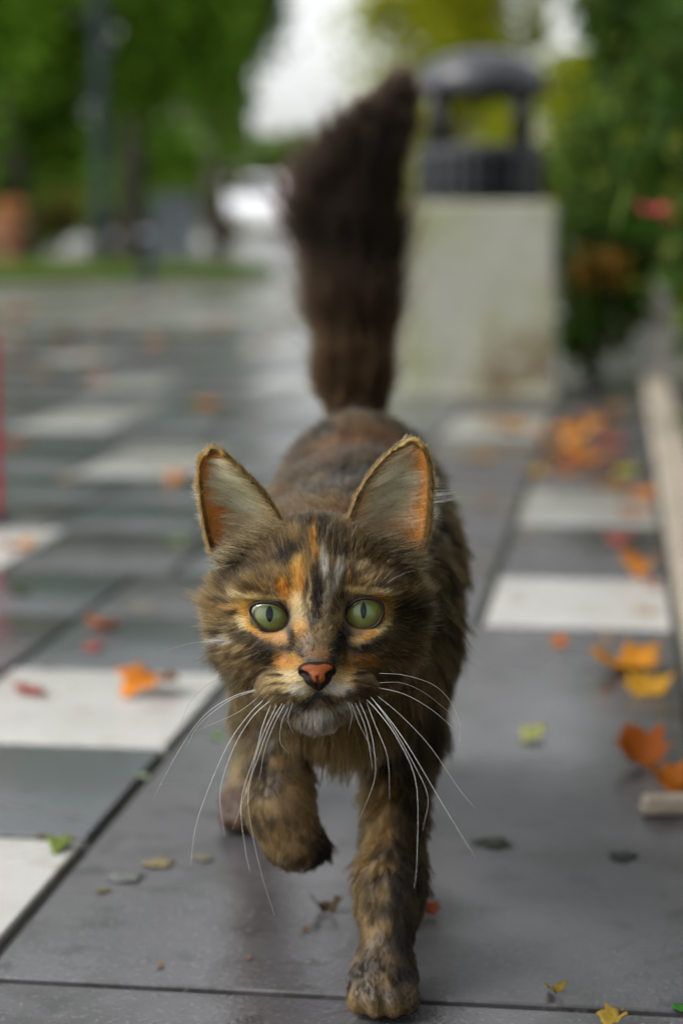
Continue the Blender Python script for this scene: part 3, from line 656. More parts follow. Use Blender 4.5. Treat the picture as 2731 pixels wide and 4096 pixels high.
for s, zx, zy in ((-1, 499, 1002), (1, 985, 987)):
    c = F(zx, zy, 12.8); EYES.append(c)
    head.append((Ell(H(c[0], 1.0, c[2]), np.array([8.6, 11, 6.6]) / 1000, HB @ np.array(Matrix.Rotation(-s * 0.30, 3, 'Y')), 'socket'), 0.0035, True))
mth = [F(636, 1486, -11), F(695, 1452, -16), F(755, 1408, -19), F(812, 1450, -16), F(868, 1482, -11)]
for a, b in zip(mth[:-1], mth[1:]): hc(a, b, 2.4, 2.4, 2, 'mouth', True)
hc(F(755, 1405, -22), F(752, 1350, -26), 1.3, 1.0, 1.5, 'mouth', True)

body = []
def bc(a, b, ra, rb, k=0.02, reg='body'): body.append((Cap(a, b, ra, rb, reg), k, False))
def be(c, r, k=0.025, reg='body'): body.append((Ell(c, r, None, reg), k, False))
be((0.002, 1.05, 0.182), (0.050, 0.085, 0.058))
be((0.009, 1.17, 0.184), (0.061, 0.13, 0.063))
be((0.012, 1.30, 0.192), (0.054, 0.085, 0.066))
be((-0.001, 1.000, 0.158), (0.034, 0.040, 0.043), 0.02)
bc(H(0, 58, -2), (0.0, 1.04, 0.185), 0.034, 0.046, 0.03, 'neck')
# planted front leg
FR = [np.array(p) for p in ((0.030, 1.035, 0.165), (0.031, 1.045, 0.112), (0.0245, 0.974, 0.052), (0.0215, 0.960, 0.020))]
for (a, b), (r0, r1) in zip(zip(FR[:-1], FR[1:]), ((0.027, 0.0185), (0.0175, 0.0135), (0.0135, 0.0125))): bc(a, b, r0, r1, 0.016, 'legR')
be((0.0205, 0.949, 0.0125), (0.0165, 0.019, 0.012), 0.01, 'pawR')
for dx, dy in ((-0.0125, 0.004), (-0.0045, -0.001), (0.0045, -0.001), (0.0125, 0.004)): be((0.0205 + dx, 0.934 + dy, 0.0085), (0.0052, 0.009, 0.0080), 0.003, 'toe')
# lifted front leg
FL = [np.array(p) for p in ((-0.031, 1.035, 0.160), (-0.034, 1.050, 0.122), (-0.0315, 0.998, 0.088), (-0.026, 0.996, 0.072))]
for (a, b), (r0, r1) in zip(zip(FL[:-1], FL[1:]), ((0.026, 0.018), (0.017, 0.0138), (0.0138, 0.0128))): bc(a, b, r0, r1, 0.016, 'legL')
be((-0.0225, 1.001, 0.0655), (0.0148, 0.013, 0.0118), 0.01, 'pawL')
for dx, dz in ((-0.011, 0.003), (-0.004, -0.001), (0.004, -0.001), (0.011, 0.003)): be((-0.020 + dx, 1.009, 0.0575 + dz), (0.0050, 0.0075, 0.0062), 0.003, 'toeL')
# hind legs
for s, pts in ((-1, ((-0.028, 1.30, 0.165), (-0.044, 1.235, 0.115), (-0.052, 1.325, 0.066), (-0.060, 1.262, 0.016))), (1, ((0.040, 1.31, 0.165), (0.046, 1.28, 0.11), (0.040, 1.375, 0.075), (0.036, 1.345, 0.016)))):
    pts = [np.array(p) for p in pts]; rg = 'hind'
    bc(pts[0], pts[1], 0.036, 0.026, 0.025, rg); bc(pts[1], pts[2], 0.022, 0.013, 0.014, rg); bc(pts[2], pts[3], 0.0125, 0.0125, 0.012, rg)
    be(pts[3] + np.array([0, -0.012, -0.003]), (0.0165, 0.022, 0.0125), 0.01, 'hindpaw')
    for dx in (-0.0115, -0.004, 0.004, 0.0115): be(pts[3] + np.array([dx, -0.030 + abs(dx) * .4, -0.0075]), (0.0052, 0.009, 0.0078), 0.003, 'hindpaw')
TAIL = [np.array((0.014, 1.350, 0.228)), W(812, 895, 1.375), W(812, 760, 1.385), W(806, 600, 1.39), W(806, 460, 1.39), W(824, 375, 1.388), W(858, 302, 1.384), W(902, 236, 1.38)]
tr_ = [0.016, 0.0125, 0.0105, 0.0098, 0.0092, 0.0085, 0.0072, 0.005]
for i in range(len(TAIL) - 1): bc(TAIL[i], TAIL[i + 1], tr_[i], tr_[i + 1], 0.01, 'tail')

vol = Vol((-0.11, 0.86, -0.006), (0.12, 1.44, 0.49), 0.002)
for pr, k, sb in body: vol.apply(pr, k, sb)
for pr, k, sb in head: vol.apply(pr, k, sb)
vol.d[:, :, :4] = np.maximum(vol.d[:, :, :4], 0.001)   # soles flat on the ground
BV, BF = vol.surface()
# light smoothing
for _ in range(2):
    acc = np.zeros_like(BV); cn = np.zeros(len(BV))
    for i in range(4):
        np.add.at(acc, BF[:, i], BV[BF[:, (i + 1) % 4]]); np.add.at(cn, BF[:, i], 1)
    BV = 0.6 * BV + 0.4 * acc / np.maximum(cn, 1)[:, None]
nb = len(BV)

# ---- ears: cupped shells joined into the same body mesh
def resample(pts, n):
    pts = np.array(pts, float); d = np.r_[0, np.cumsum(np.linalg.norm(np.diff(pts, axis=0), axis=1))]
    # smooth by Catmull-like dense interpolation
    t = np.linspace(0, d[-1], n); out = np.stack([np.interp(t, d, pts[:, k]) for k in range(pts.shape[1])], 1)
    for _ in range(2): out[1:-1] = 0.25 * out[:-2] + 0.5 * out[1:-1] + 0.25 * out[2:]
    return out
EAR = {-1: dict(inner=[(585, 560), (545, 485), (500, 395), (430, 310), (350, 232), (290, 180), (255, 152)], outer=[(205, 690), (172, 610), (152, 520), (135, 420), (124, 320), (120, 240), (128, 190), (150, 152)], yb=34, yt=24),
       1: dict(inner=[(890, 575), (910, 500), (940, 400), (985, 310), (1055, 212), (1130, 138), (1180, 108)], outer=[(1290, 690), (1325, 590), (1340, 480), (1346, 370), (1344, 270), (1334, 190), (1318, 145), (1298, 115)], yb=34, yt=24)}
NS, NT = 25, 31
ear_grids = {}
ear_v, ear_f = [], []
for s, e in EAR.items():
    inn = resample(e['inner'], NT); out = resample(e['outer'], NT)
    P = np.zeros((NT, NS, 3)); 
    for i in range(NT):
        t = i / (NT - 1)
        for j in range(NS):
            q = j / (NS - 1)
            xy = inn[i] * (1 - q) + out[i] * q
            # bow the top so the tip is rounded
            xy = xy + np.array([0, -34 * math.sin(math.pi * q) ** 0.8 * t ** 7])
            ye = (e['yb'] * (1 - t) + e['yt'] * t) + 3 * q * (1 - t)
            cup = 15 * (1 - 0.7 * t) * (1 - abs(2 * q - 1) ** 2.2)
            P[i, j] = F(xy[0], xy[1], ye + cup)
    # normals of the open (front) side
    du = np.gradient(P, axis=1); dv = np.gradient(P, axis=0)
    N = nrm(np.cross(du, dv)); N[N[..., 1] > 0] *= -1
    ear_grids[s] = (P, N)
    back = P - N * (1.6 + 0 * P[..., :1])
    back[:, 0] = P[:, 0] + 0.8 * np.array([0, 1, 0.0]); back[:, -1] = P[:, -1] + 0.8 * np.array([0, 1, 0.0])
    vs = np.concatenate([P.reshape(-1, 3), back.reshape(-1, 3)]); b0 = nb + sum(len(x) for x in ear_v); o2 = NT * NS
    fs = []
    for i in range(NT - 1):
        for j in range(NS - 1):
            a = i * NS + j; fs.append((a, a + 1, a + NS + 1, a + NS)); fs.append((o2 + a, o2 + a + NS, o2 + a + NS + 1, o2 + a + 1))
        for j in (0, NS - 1):
            a = i * NS + j; fs.append((a, a + NS, o2 + a + NS, o2 + a))
    for j in range(NS - 1):
        a = (NT - 1) * NS + j; fs.append((a, a + 1, o2 + a + 1, o2 + a))
    ear_v.append(HM(vs)); ear_f.append(np.array(fs) + b0)
AV = np.concatenate([BV] + ear_v); AF = np.concatenate([BF] + ear_f)
bme = mesh_np('body', AV - CATL, AF)
M_skinc = bpy.data.materials.new('cat_skin'); M_skinc.use_nodes = True
t = M_skinc.node_tree; b = t.nodes['Principled BSDF']; b.inputs['Roughness'].default_value = 0.6
at = t.nodes.new('ShaderNodeAttribute'); at.attribute_name = 'skin'
t.links.new(at.outputs['Color'], b.inputs['Base Color'])
trn = t.nodes.new('ShaderNodeBsdfTranslucent'); t.links.new(at.outputs['Color'], trn.inputs['Color'])
ms = t.nodes.new('ShaderNodeMixShader'); t.links.new(at.outputs['Alpha'], ms.inputs[0]); t.links.new(b.outputs[0], ms.inputs[1]); t.links.new(trn.outputs[0], ms.inputs[2])
t.links.new(ms.outputs[0], t.nodes['Material Output'].inputs[0])
bobj = link('body', bme, M_skinc, cat)

# ---- which region each body vertex belongs to
prims = [p_ for p_ in body + head if not p_[2]]
REG = sorted({p_[0].reg for p_ in prims}); best = np.full(nb, 9.0); reg = np.zeros(nb, int)
for pr, k, sb in prims:
    d = pr.sdf(BV); m_ = d < best; best[m_] = d[m_]; reg[m_] = REG.index(pr.reg)
def isreg(r, *names): return np.isin(r, [REG.index(n_) for n_ in names if n_ in REG])

# ---- coat colours
DK, TAN, ORG, CRM, WHT, MID, BLK, GLD = [lin(c) for c in ((34, 27, 20), (142, 114, 70), (184, 114, 34), (220, 190, 128), (228, 224, 214), (98, 82, 52), (13, 10, 9), (204, 144, 62))]
BRN = lin((118, 90, 48))
GRY = lin((170, 164, 150))
# face marks: (x, y, rx, ry, angle deg, colour, strength) on the face chart
MARKS = [
 (720, 455, 150, 55, 0, DK, .75), (600, 655, 75, 32, -32, BLK, .85), (500, 600, 90, 22, -40, DK, .45), (862, 640, 50, 50, 20, BLK, .75), (680, 600, 30, 90, 0, MID, .6), (790, 560, 50, 80, 0, DK, .6), (950, 610, 80, 30, 30, DK, .35),
 (722, 580, 17, 95, -3, ORG, .95), (735, 680, 12, 50, 5, ORG, .6), (560, 850, 34, 62, -15, ORG, .95), (640, 760, 44, 100, 12, GLD, .75), (610, 900, 45, 50, 0, GLD, .5), (600, 800, 14, 60, 12, DK, .4), (668, 740, 12, 80, 10, DK, .5), (650, 820, 20, 90, 10, ORG, .6), (645, 960, 38, 100, -4, CRM, .6), (670, 930, 10, 90, 0, DK, .35), (655, 1060, 35, 50, 0, GLD, .8),
 (742, 840, 30, 140, 0, DK, .9), (735, 960, 30, 70, 10, DK, .7), (700, 880, 10, 90, 0, CRM, .5), (778, 710, 22, 90, 0, GRY, .75), (800, 900, 22, 120, 0, GRY, .45), (850, 770, 24, 100, 10, GRY, .7), (880, 850, 20, 60, 15, DK, .6), (906, 790, 13, 38, 0, ORG, .8), (835, 960, 20, 70, 15, DK, .6), (790, 1010, 40, 50, 0, MID, .5),
 (400, 893, 170, 20, 6, CRM, .7), (320, 940, 70, 16, -8, GLD, .8), (1010, 868, 130, 18, 6, CRM, .6), (1120, 905, 90, 14, 10, ORG, .6), (340, 820, 130, 22, 25, DK, .55), (420, 760, 120, 18, 30, DK, .45), (480, 700, 120, 18, 38, TAN, .5), (1130, 820, 150, 26, -18, DK, .55), (1080, 740, 140, 20, -28, TAN, .5), (980, 720, 60, 25, -50, CRM, .4),
 (352, 985, 36, 62, -15, GLD, .9), (360, 1040, 50, 25, 40, CRM, .8), (440, 1085, 100, 26, 30, GLD, .9), (545, 1112, 62, 34, 15, GLD, .95), (285, 975, 52, 18, -12, BLK, .85), (250, 1050, 60, 24, 15, MID, .6),
 (400, 1130, 130, 45, 22, BLK, .8), (450, 1205, 90, 45, 20, DK, .85), (320, 1075, 70, 20, 25, DK, .6), (225, 1130, 65, 26, 0, GRY, .85), (190, 1200, 70, 60, 0, MID, .5), (300, 1290, 120, 50, 0, TAN, .5), (330, 1210, 60, 20, 10, DK, .5),
 (604, 1110, 20, 62, -8, BLK, .9), (580, 1172, 40, 24, -20, BLK, .8), (880, 1115, 44, 78, 12, BLK, .95), (925, 1165, 45, 22, 25, BLK, .8),
 (1010, 1098, 95, 24, -28, GLD, .95), (1100, 1040, 60, 30, -50, CRM, .8), (1122, 975, 42, 60, 10, GLD, .85), (950, 1125, 45, 20, 10, CRM, .6), (1090, 1130, 130, 30, -18, DK, .8), (1020, 1165, 80, 26, -10, BLK, .6), (1240, 945, 90, 22, 5, BLK, .7), (1330, 1020, 170, 150, 0, DK, .55), (1250, 1090, 130, 30, -10, MID, .6), (1200, 1200, 150, 40, -5, DK, .4),
 (745, 1160, 92, 62, 0, BRN, .8), (765, 1205, 60, 34, 0, ORG, .35), (690, 1095, 60, 30, 0, BRN, .5), (730, 1140, 50, 14, 0, DK, .35), (760, 1230, 60, 12, 0, DK, .3), (835, 1180, 32, 62, 10, BLK, .75), (650, 1175, 20, 30, 0, DK, .7), (700, 1230, 55, 14, 8, MID, .6),
 (595, 1240, 80, 42, 10, GLD, .9), (560, 1230, 60, 25, 0, ORG, .5), (600, 1345, 110, 62, 8, CRM, .85), (500, 1370, 70, 60, 0, TAN, .5), (530, 1308, 52, 9, 6, BLK, .9), (535, 1358, 66, 8, 4, DK, .8), (550, 1412, 62, 9, -4, DK, .75),
 (1010, 1235, 100, 34, 8, ORG, .6), (900, 1290, 60, 50, 0, GLD, .5), (865, 1340, 75, 60, -5, CRM, .9), (800, 1370, 40, 40, 0, WHT, .5), (1020, 1320, 90, 50, 0, TAN, .6), (965, 1299, 46, 10, -10, BLK, .9), (960, 1350, 62, 8, 4, DK, .7), (945, 1405, 66, 9, 8, DK, .7),
 (690, 1420, 60, 30, 0, CRM, .5), (755, 1436, 62, 16, 0, BLK, .9), (690, 1462, 40, 9, -30, BLK, .8), (820, 1460, 40, 9, 30, BLK, .8), (750, 1535, 120, 40, 0, GRY, .75), (600, 1490, 60, 34, 0, GRY, .6), (900, 1490, 60, 34, 0, GRY, .6), (750, 1590, 120, 24, 0, GRY, .5), (640, 1390, 60, 30, 0, WHT, .5), (860, 1390, 60, 30, 0, WHT, .6),  # grey chin marks: white chin hair with its shade put into the colour
]
def face_colour(h, base):
    zx, zy = toF(h); col = base.copy()
    wob = np.stack([zx, zy, np.zeros_like(zx)], 1)
    dx = (noise3(wob, 0.02, 5) - .5) * 30; dy = (noise3(wob, 0.02, 9) - .5) * 30
    for x_, y_, rx, ry, an, c, a in MARKS:
        ca, sa = math.cos(math.radians(an)), math.sin(math.radians(an))
        X, Y = zx + dx * 0.6 - x_, zy + dy * 0.6 - y_
        q = ((X * ca + Y * sa) / rx) ** 2 + ((-X * sa + Y * ca) / ry) ** 2
        wgt = a * np.clip(1.35 - q * 0.85, 0, 1) ** 1.0
        col = col * (1 - wgt[:, None]) + c * wgt[:, None]
    return col
def lit(c):
    l_ = c.mean(1, keepdims=True); k = np.clip((l_ - 0.10) / 0.30, 0, 1); return c * (0.27 + 0.36 * k * k * (3 - 2 * k))
def coat(P, r):
    """mean coat colour at points P of region r"""
    n1 = fbm(P, 42, 3); n2 = fbm(P, 70, 11); n3 = fbm(P, 24, 21)
    col = MID * np.ones((len(P), 1))
    k = np.clip((n1 - .42) * 6, 0, 1)[:, None]; col = col * (1 - k) + TAN * k
    k = np.clip((n2 - .52) * 8, 0, 1)[:, None]; col = col * (1 - k) + DK * k
    k = (np.clip((n3 - .58) * 9, 0, 1) * .5)[:, None]; col = col * (1 - k) + ORG * .8 * k
    # legs: dark and tan bars; planted leg darker on its right side
    for nm, bars, off in (('legR', ((0.150, .012), (0.108, .009), (0.058, .008), (0.022, .010)), 0.0), ('legL', ((0.110, .010),), 0.0)):
        m = isreg(r, nm, 'pawR' if nm == 'legR' else 'pawL', 'toe' if nm == 'legR' else 'toeL')
        z = P[:, 2] + (noise3(P, 90, 31) - .5) * .030
        c = TAN * np.ones((len(P), 1)) * (0.75 + 0.6 * n1[:, None])
        for z0, wz in bars:
            k = np.exp(-((z - z0) / wz) ** 2)[:, None] * .8; c = c * (1 - k) + DK * k
        k = np.clip((n2 - .5) * 6, 0, .75)[:, None]; c = c * (1 - k) + DK * k
        if nm == 'legR':
            k = np.clip((P[:, 0] - 0.023 + (n2 - .5) * .02) / .007, 0, 1)[:, None] * .8; c = c * (1 - k) + DK * k
        col = np.where(m[:, None], c, col)
    k = (isreg(r, 'pawL', 'toeL') * np.clip((P[:, 0] + 0.017) / .004, 0, 1))[:, None] * .92; col = col * (1 - k) + BLK * k
    m = isreg(r, 'tail')
    th = np.clip((P[:, 2] - 0.245) / 0.09, 0, 1)[:, None]
    c = (lin((112, 80, 46)) * (1 - th) + lin((38, 28, 20)) * th) * (0.7 + 0.7 * n2[:, None])
    col = np.where(m[:, None], c, col)
    m = isreg(r, 'hindpaw'); col = np.where(m[:, None], lin((96, 62, 34)) * (0.5 + .7 * n1[:, None]), col)
    # back: greyer and darker along the spine
    sp = isreg(r, 'body')
    k = (np.clip((P[:, 2] - 0.205) / 0.02, 0, 1) * .35 * sp)[:, None]; col = col * (1 - k) + lin((92, 76, 62)) * k
    # chest under the chin: warm tan
    k = (np.exp(-((P[:, 0] - 0.0) / .03) ** 2) * np.clip((1.03 - P[:, 1]) / .03, 0, 1) * np.clip((0.175 - P[:, 2]) / .03, 0, 1) * .8)[:, None]
    k = k * (1 - isreg(r, 'legR', 'legL', 'pawR', 'pawL', 'toe', 'toeL')[:, None])
    col = col * (1 - k) + lin((158, 130, 78)) * k
    hd = isreg(r, 'head', 'muzzle', 'chin')
    if hd.any():
        h = toH(P[hd]); bs = TAN * (0.62 + 0.5 * n1[hd][:, None]); kk = np.clip((n2[hd] - .5) * 6, 0, .7)[:, None]; bs = bs * (1 - kk) + DK * kk
        fc = face_colour(h, bs); fk = np.clip((48 - h[:, 1]) / 18, 0, 1)[:, None]
        col[hd] = col[hd] * (1 - fk) + fc * fk
    return col

# ---- skin colours
vc = np.zeros((len(AV), 4), np.float32)
rr = reg
vc[:nb, :3] = coat(BV, rr) * 0.45 + 0.004
hh = toH(BV); zx, zy = toF(hh); front = (hh[:, 1] < 16)
mouthz = front & (np.abs(zx - 755) < 112) & (np.abs(zy - (1408 + np.abs(zx - 755) * .68)) < 22)
vc[:nb, :3][mouthz] = lin((20, 13, 12))
for c in EYES:
    d = ((hh[:, 0] - c[0]) / 9.5) ** 2 + ((hh[:, 2] - c[2]) / 7.4) ** 2; vc[:nb, :3][front & (d < 1)] = lin((30, 20, 16))
pads = isreg(rr, 'toeL', 'pawL') & (BV[:, 1] > 1.004); vc[:nb, :3][pads] = lin((22, 16, 14))
EAR_SK = lin((216, 150, 80))
off = nb
for s in EAR:
    n_ = NT * NS; vc[off:off + n_, :3] = EAR_SK; vc[off:off + n_, 3] = 0.6
    vc[off + n_:off + 2 * n_, :3] = lin((120, 90, 48)); vc[off + n_:off + 2 * n_, 3] = 0.6
    g = vc[off:off + n_].reshape(NT, NS, 4); g[:12, 8:18, :3] = lin((216, 134, 84)); g[:, :2, :3] = lin((96, 72, 40)); g[:, -2:, :3] = lin((100, 74, 40)); g[-2:, :, :3] = lin((96, 72, 40)); off += 2 * n_
ca_ = bme.attributes.new('skin', 'FLOAT_COLOR', 'POINT'); ca_.data.foreach_set('color', vc.ravel())

# ---- nose pad
vol = Vol((-14, -34, -42), (14, -6, -12), 0.4)
NC = F(742, 1300, -22)
def nE(x, y, z, r, k=2.0, sub=False): vol.apply(Ell((x, y, z), r), k, sub)
nE(NC[0], -19.0, NC[2] + 1.4, (7.1, 4.4, 2.7)); nE(NC[0] + .2, -20, NC[2] - 1.7, (4.4, 4.6, 2.8), 2.5); nE(NC[0] + .5, -19.4, NC[2] - 4, (2.1, 4.0, 2.4), 2)
for s in (-1, 1):
    nE(NC[0] + s * 5.0, -23.8, NC[2] - 0.9, (1.1, 2.4, 0.9), 1.0, True); nE(NC[0] + s * 6.6, -22.2, NC[2] + 0.2, (1.5, 1.8, 0.6), 1.0, True)
vol.apply(Cap((NC[0] + .2, -25.6, NC[2] - 1.5), (NC[0] + .5, -24.0, NC[2] - 7), 0.4, 0.5), 0.8, True)
NV, NF = vol.surface()
M_nose = bpy.data.materials.new('nose_leather'); M_nose.use_nodes = True; t = M_nose.node_tree; b = t.nodes['Principled BSDF']
b.inputs['Roughness'].default_value = 0.6; b.inputs['Specular IOR Level'].default_value = 0.2; b.inputs['Subsurface Weight'].default_value = 0.0; b.inputs['Subsurface Scale'].default_value = 0.002
at = t.nodes.new('ShaderNodeAttribute'); at.attribute_name = 'tone'; t.links.new(at.outputs['Color'], b.inputs['Base Color'])
vn = t.nodes.new('ShaderNodeTexVoronoi'); vn.inputs['Scale'].default_value = 1300; tcn = t.nodes.new('ShaderNodeTexCoord'); t.links.new(tcn.outputs['Object'], vn.inputs['Vector'])
bp2 = t.nodes.new('ShaderNodeBump'); bp2.inputs['Strength'].default_value = 0.35; bp2.inputs['Distance'].default_value = 0.0003; t.links.new(vn.outputs['Distance'], bp2.inputs['Height']); t.links.new(bp2.outputs[0], b.inputs['Normal'])
nme = mesh_np('nose', HM(NV) - CATL, NF)
nc_ = np.ones((len(NV), 4), np.float32); nc_[:, :3] = (0.165, 0.040, 0.008)
nx_, ny_ = toF(NV)
NPOL = [(652, 1270), (668, 1258), (700, 1250), (742, 1256), (785, 1248), (815, 1254), (830, 1266), (818, 1282), (800, 1290), (790, 1304), (788, 1326), (778, 1346), (754, 1354), (728, 1348), (712, 1328), (708, 1306), (694, 1292), (668, 1284)]
def inside(poly, x, y):
    c = np.zeros(len(x), bool); n_ = len(poly); j = n_ - 1
    for i in range(n_):
        xi, yi = poly[i]; xj, yj = poly[j]
        c ^= ((yi > y) != (yj > y)) & (x < (xj - xi) * (y - yi) / (yj - yi + 1e-12) + xi); j = i
    return c
NPOL = [(742 + (x_ - 742) * .92, 1300 + (y_ - 1300) * .95) for x_, y_ in NPOL]
edge = (~(inside(NPOL, nx_, ny_) & (NV[:, 1] < -17))).astype(float)
edge = np.maximum(edge, 0.7 * np.exp(-((nx_ - 752) / 5.0) ** 2) * (ny_ > 1300))
for _ in range(2):
    ac = np.zeros(len(NV)); cn_ = np.zeros(len(NV))
    for i in range(4): np.add.at(ac, NF[:, i], edge[NF[:, (i + 1) % 4]]); np.add.at(cn_, NF[:, i], 1)
    edge = .5 * edge + .5 * ac / np.maximum(cn_, 1)
edge = edge[:, None]; nc_[:, :3] = nc_[:, :3] * (1 - edge) + lin((24, 14, 12)) * edge
ca_ = nme.attributes.new('tone', 'FLOAT_COLOR', 'POINT'); ca_.data.foreach_set('color', nc_.ravel())
link('nose', nme, M_nose, cat, label='orange pink nose leather with dark rim')

# ---- eyes
M_iris = bpy.data.materials.new('green_iris'); M_iris.use_nodes = True; t = M_iris.node_tree; b = t.nodes['Principled BSDF']
tc = t.nodes.new('ShaderNodeTexCoord'); sp = t.nodes.new('ShaderNodeSeparateXYZ'); t.links.new(tc.outputs['Object'], sp.inputs[0])
cx = t.nodes.new('ShaderNodeCombineXYZ'); t.links.new(sp.outputs['X'], cx.inputs['X']); t.links.new(sp.outputs['Z'], cx.inputs['Z'])
ln = t.nodes.new('ShaderNodeVectorMath'); ln.operation = 'LENGTH'; t.links.new(cx.outputs[0], ln.inputs[0])
nz = t.nodes.new('ShaderNodeTexNoise'); nz.inputs['Scale'].default_value = 600; nz.inputs['Detail'].default_value = 5; t.links.new(tc.outputs['Object'], nz.inputs['Vector'])
ma = t.nodes.new('ShaderNodeMath'); ma.operation = 'MULTIPLY_ADD'; ma.inputs[1].default_value = 0.0050; t.links.new(nz.outputs['Fac'], ma.inputs[0]); t.links.new(ln.outputs['Value'], ma.inputs[2])
mr = t.nodes.new('ShaderNodeMapRange'); mr.inputs['From Min'].default_value = 0.0025; mr.inputs['From Max'].default_value = 0.0120; t.links.new(ma.outputs[0], mr.inputs['Value'])
cr = t.nodes.new('ShaderNodeValToRGB'); e = cr.color_ramp.elements
e[0].position = 0.0; e[0].color = (*lin((60, 96, 62)), 1); e[1].position = 1.0; e[1].color = (*lin((40, 40, 12)), 1)
for p_, c_ in ((0.3, (72, 92, 40)), (0.6, (86, 88, 28)), (0.82, (80, 76, 24))):
    q_ = e.new(p_); q_.color = (*lin(c_), 1)
t.links.new(mr.outputs[0], cr.inputs[0]); t.links.new(cr.outputs[0], b.inputs['Base Color']); b.inputs['Roughness'].default_value = 0.5
M_pupil = mat('pupil_black', (0.001, 0.001, 0.0015), 1.0, spec=0.0)
M_corn = bpy.data.materials.new('cornea'); M_corn.use_nodes = True; t = M_corn.node_tree
tp_ = t.nodes.new('ShaderNodeBsdfTransparent'); gl = t.nodes.new('ShaderNodeBsdfGlossy'); gl.inputs['Roughness'].default_value = 0.02
fr = t.nodes.new('ShaderNodeFresnel'); fr.inputs['IOR'].default_value = 1.38; mx = t.nodes.new('ShaderNodeMixShader')
t.links.new(fr.outputs[0], mx.inputs[0]); t.links.new(tp_.outputs[0], mx.inputs[1]); t.links.new(gl.outputs[0], mx.inputs[2]); t.links.new(mx.outputs[0], t.nodes['Material Output'].inputs[0])
M_lid = mat('eyelid_skin', tuple(lin((30, 18, 16))), 0.6, spec=0.25)
OUT = {0: [(395, 972), (404, 948), (430, 936), (470, 932), (515, 936), (556, 956), (586, 990), (604, 1030), (622, 1082), (600, 1076), (560, 1076), (515, 1080), (470, 1068), (435, 1042), (408, 1008)],
       1: [(866, 1084), (878, 1034), (888, 996), (906, 958), (940, 926), (985, 912), (1032, 914), (1068, 928), (1088, 952), (1086, 988), (1068, 1026), (1035, 1056), (990, 1070), (940, 1070), (905, 1070)]}
PUP = {0: (493, 987, 20, 44), 1: (986, 970, 17, 45)}
RE = 13.2
hrot = Matrix([list(r_) for r_ in HB]).to_quaternion()
def sph(r, nu=32, nv=20, keep=None):
    vs = []; fs = []
    for i in range(nv + 1):
        th = math.pi * i / nv
        for k in range(nu): ph = 2 * math.pi * k / nu; vs.append((r * math.sin(th) * math.cos(ph), -r * math.cos(th), r * math.sin(th) * math.sin(ph)))
    for i in range(nv):
        for k in range(nu): k2 = (k + 1) % nu; fs.append((i * nu + k, i * nu + k2, (i + 1) * nu + k2, (i + 1) * nu + k))
    return np.array(vs), np.array(fs)
eye_poly = []
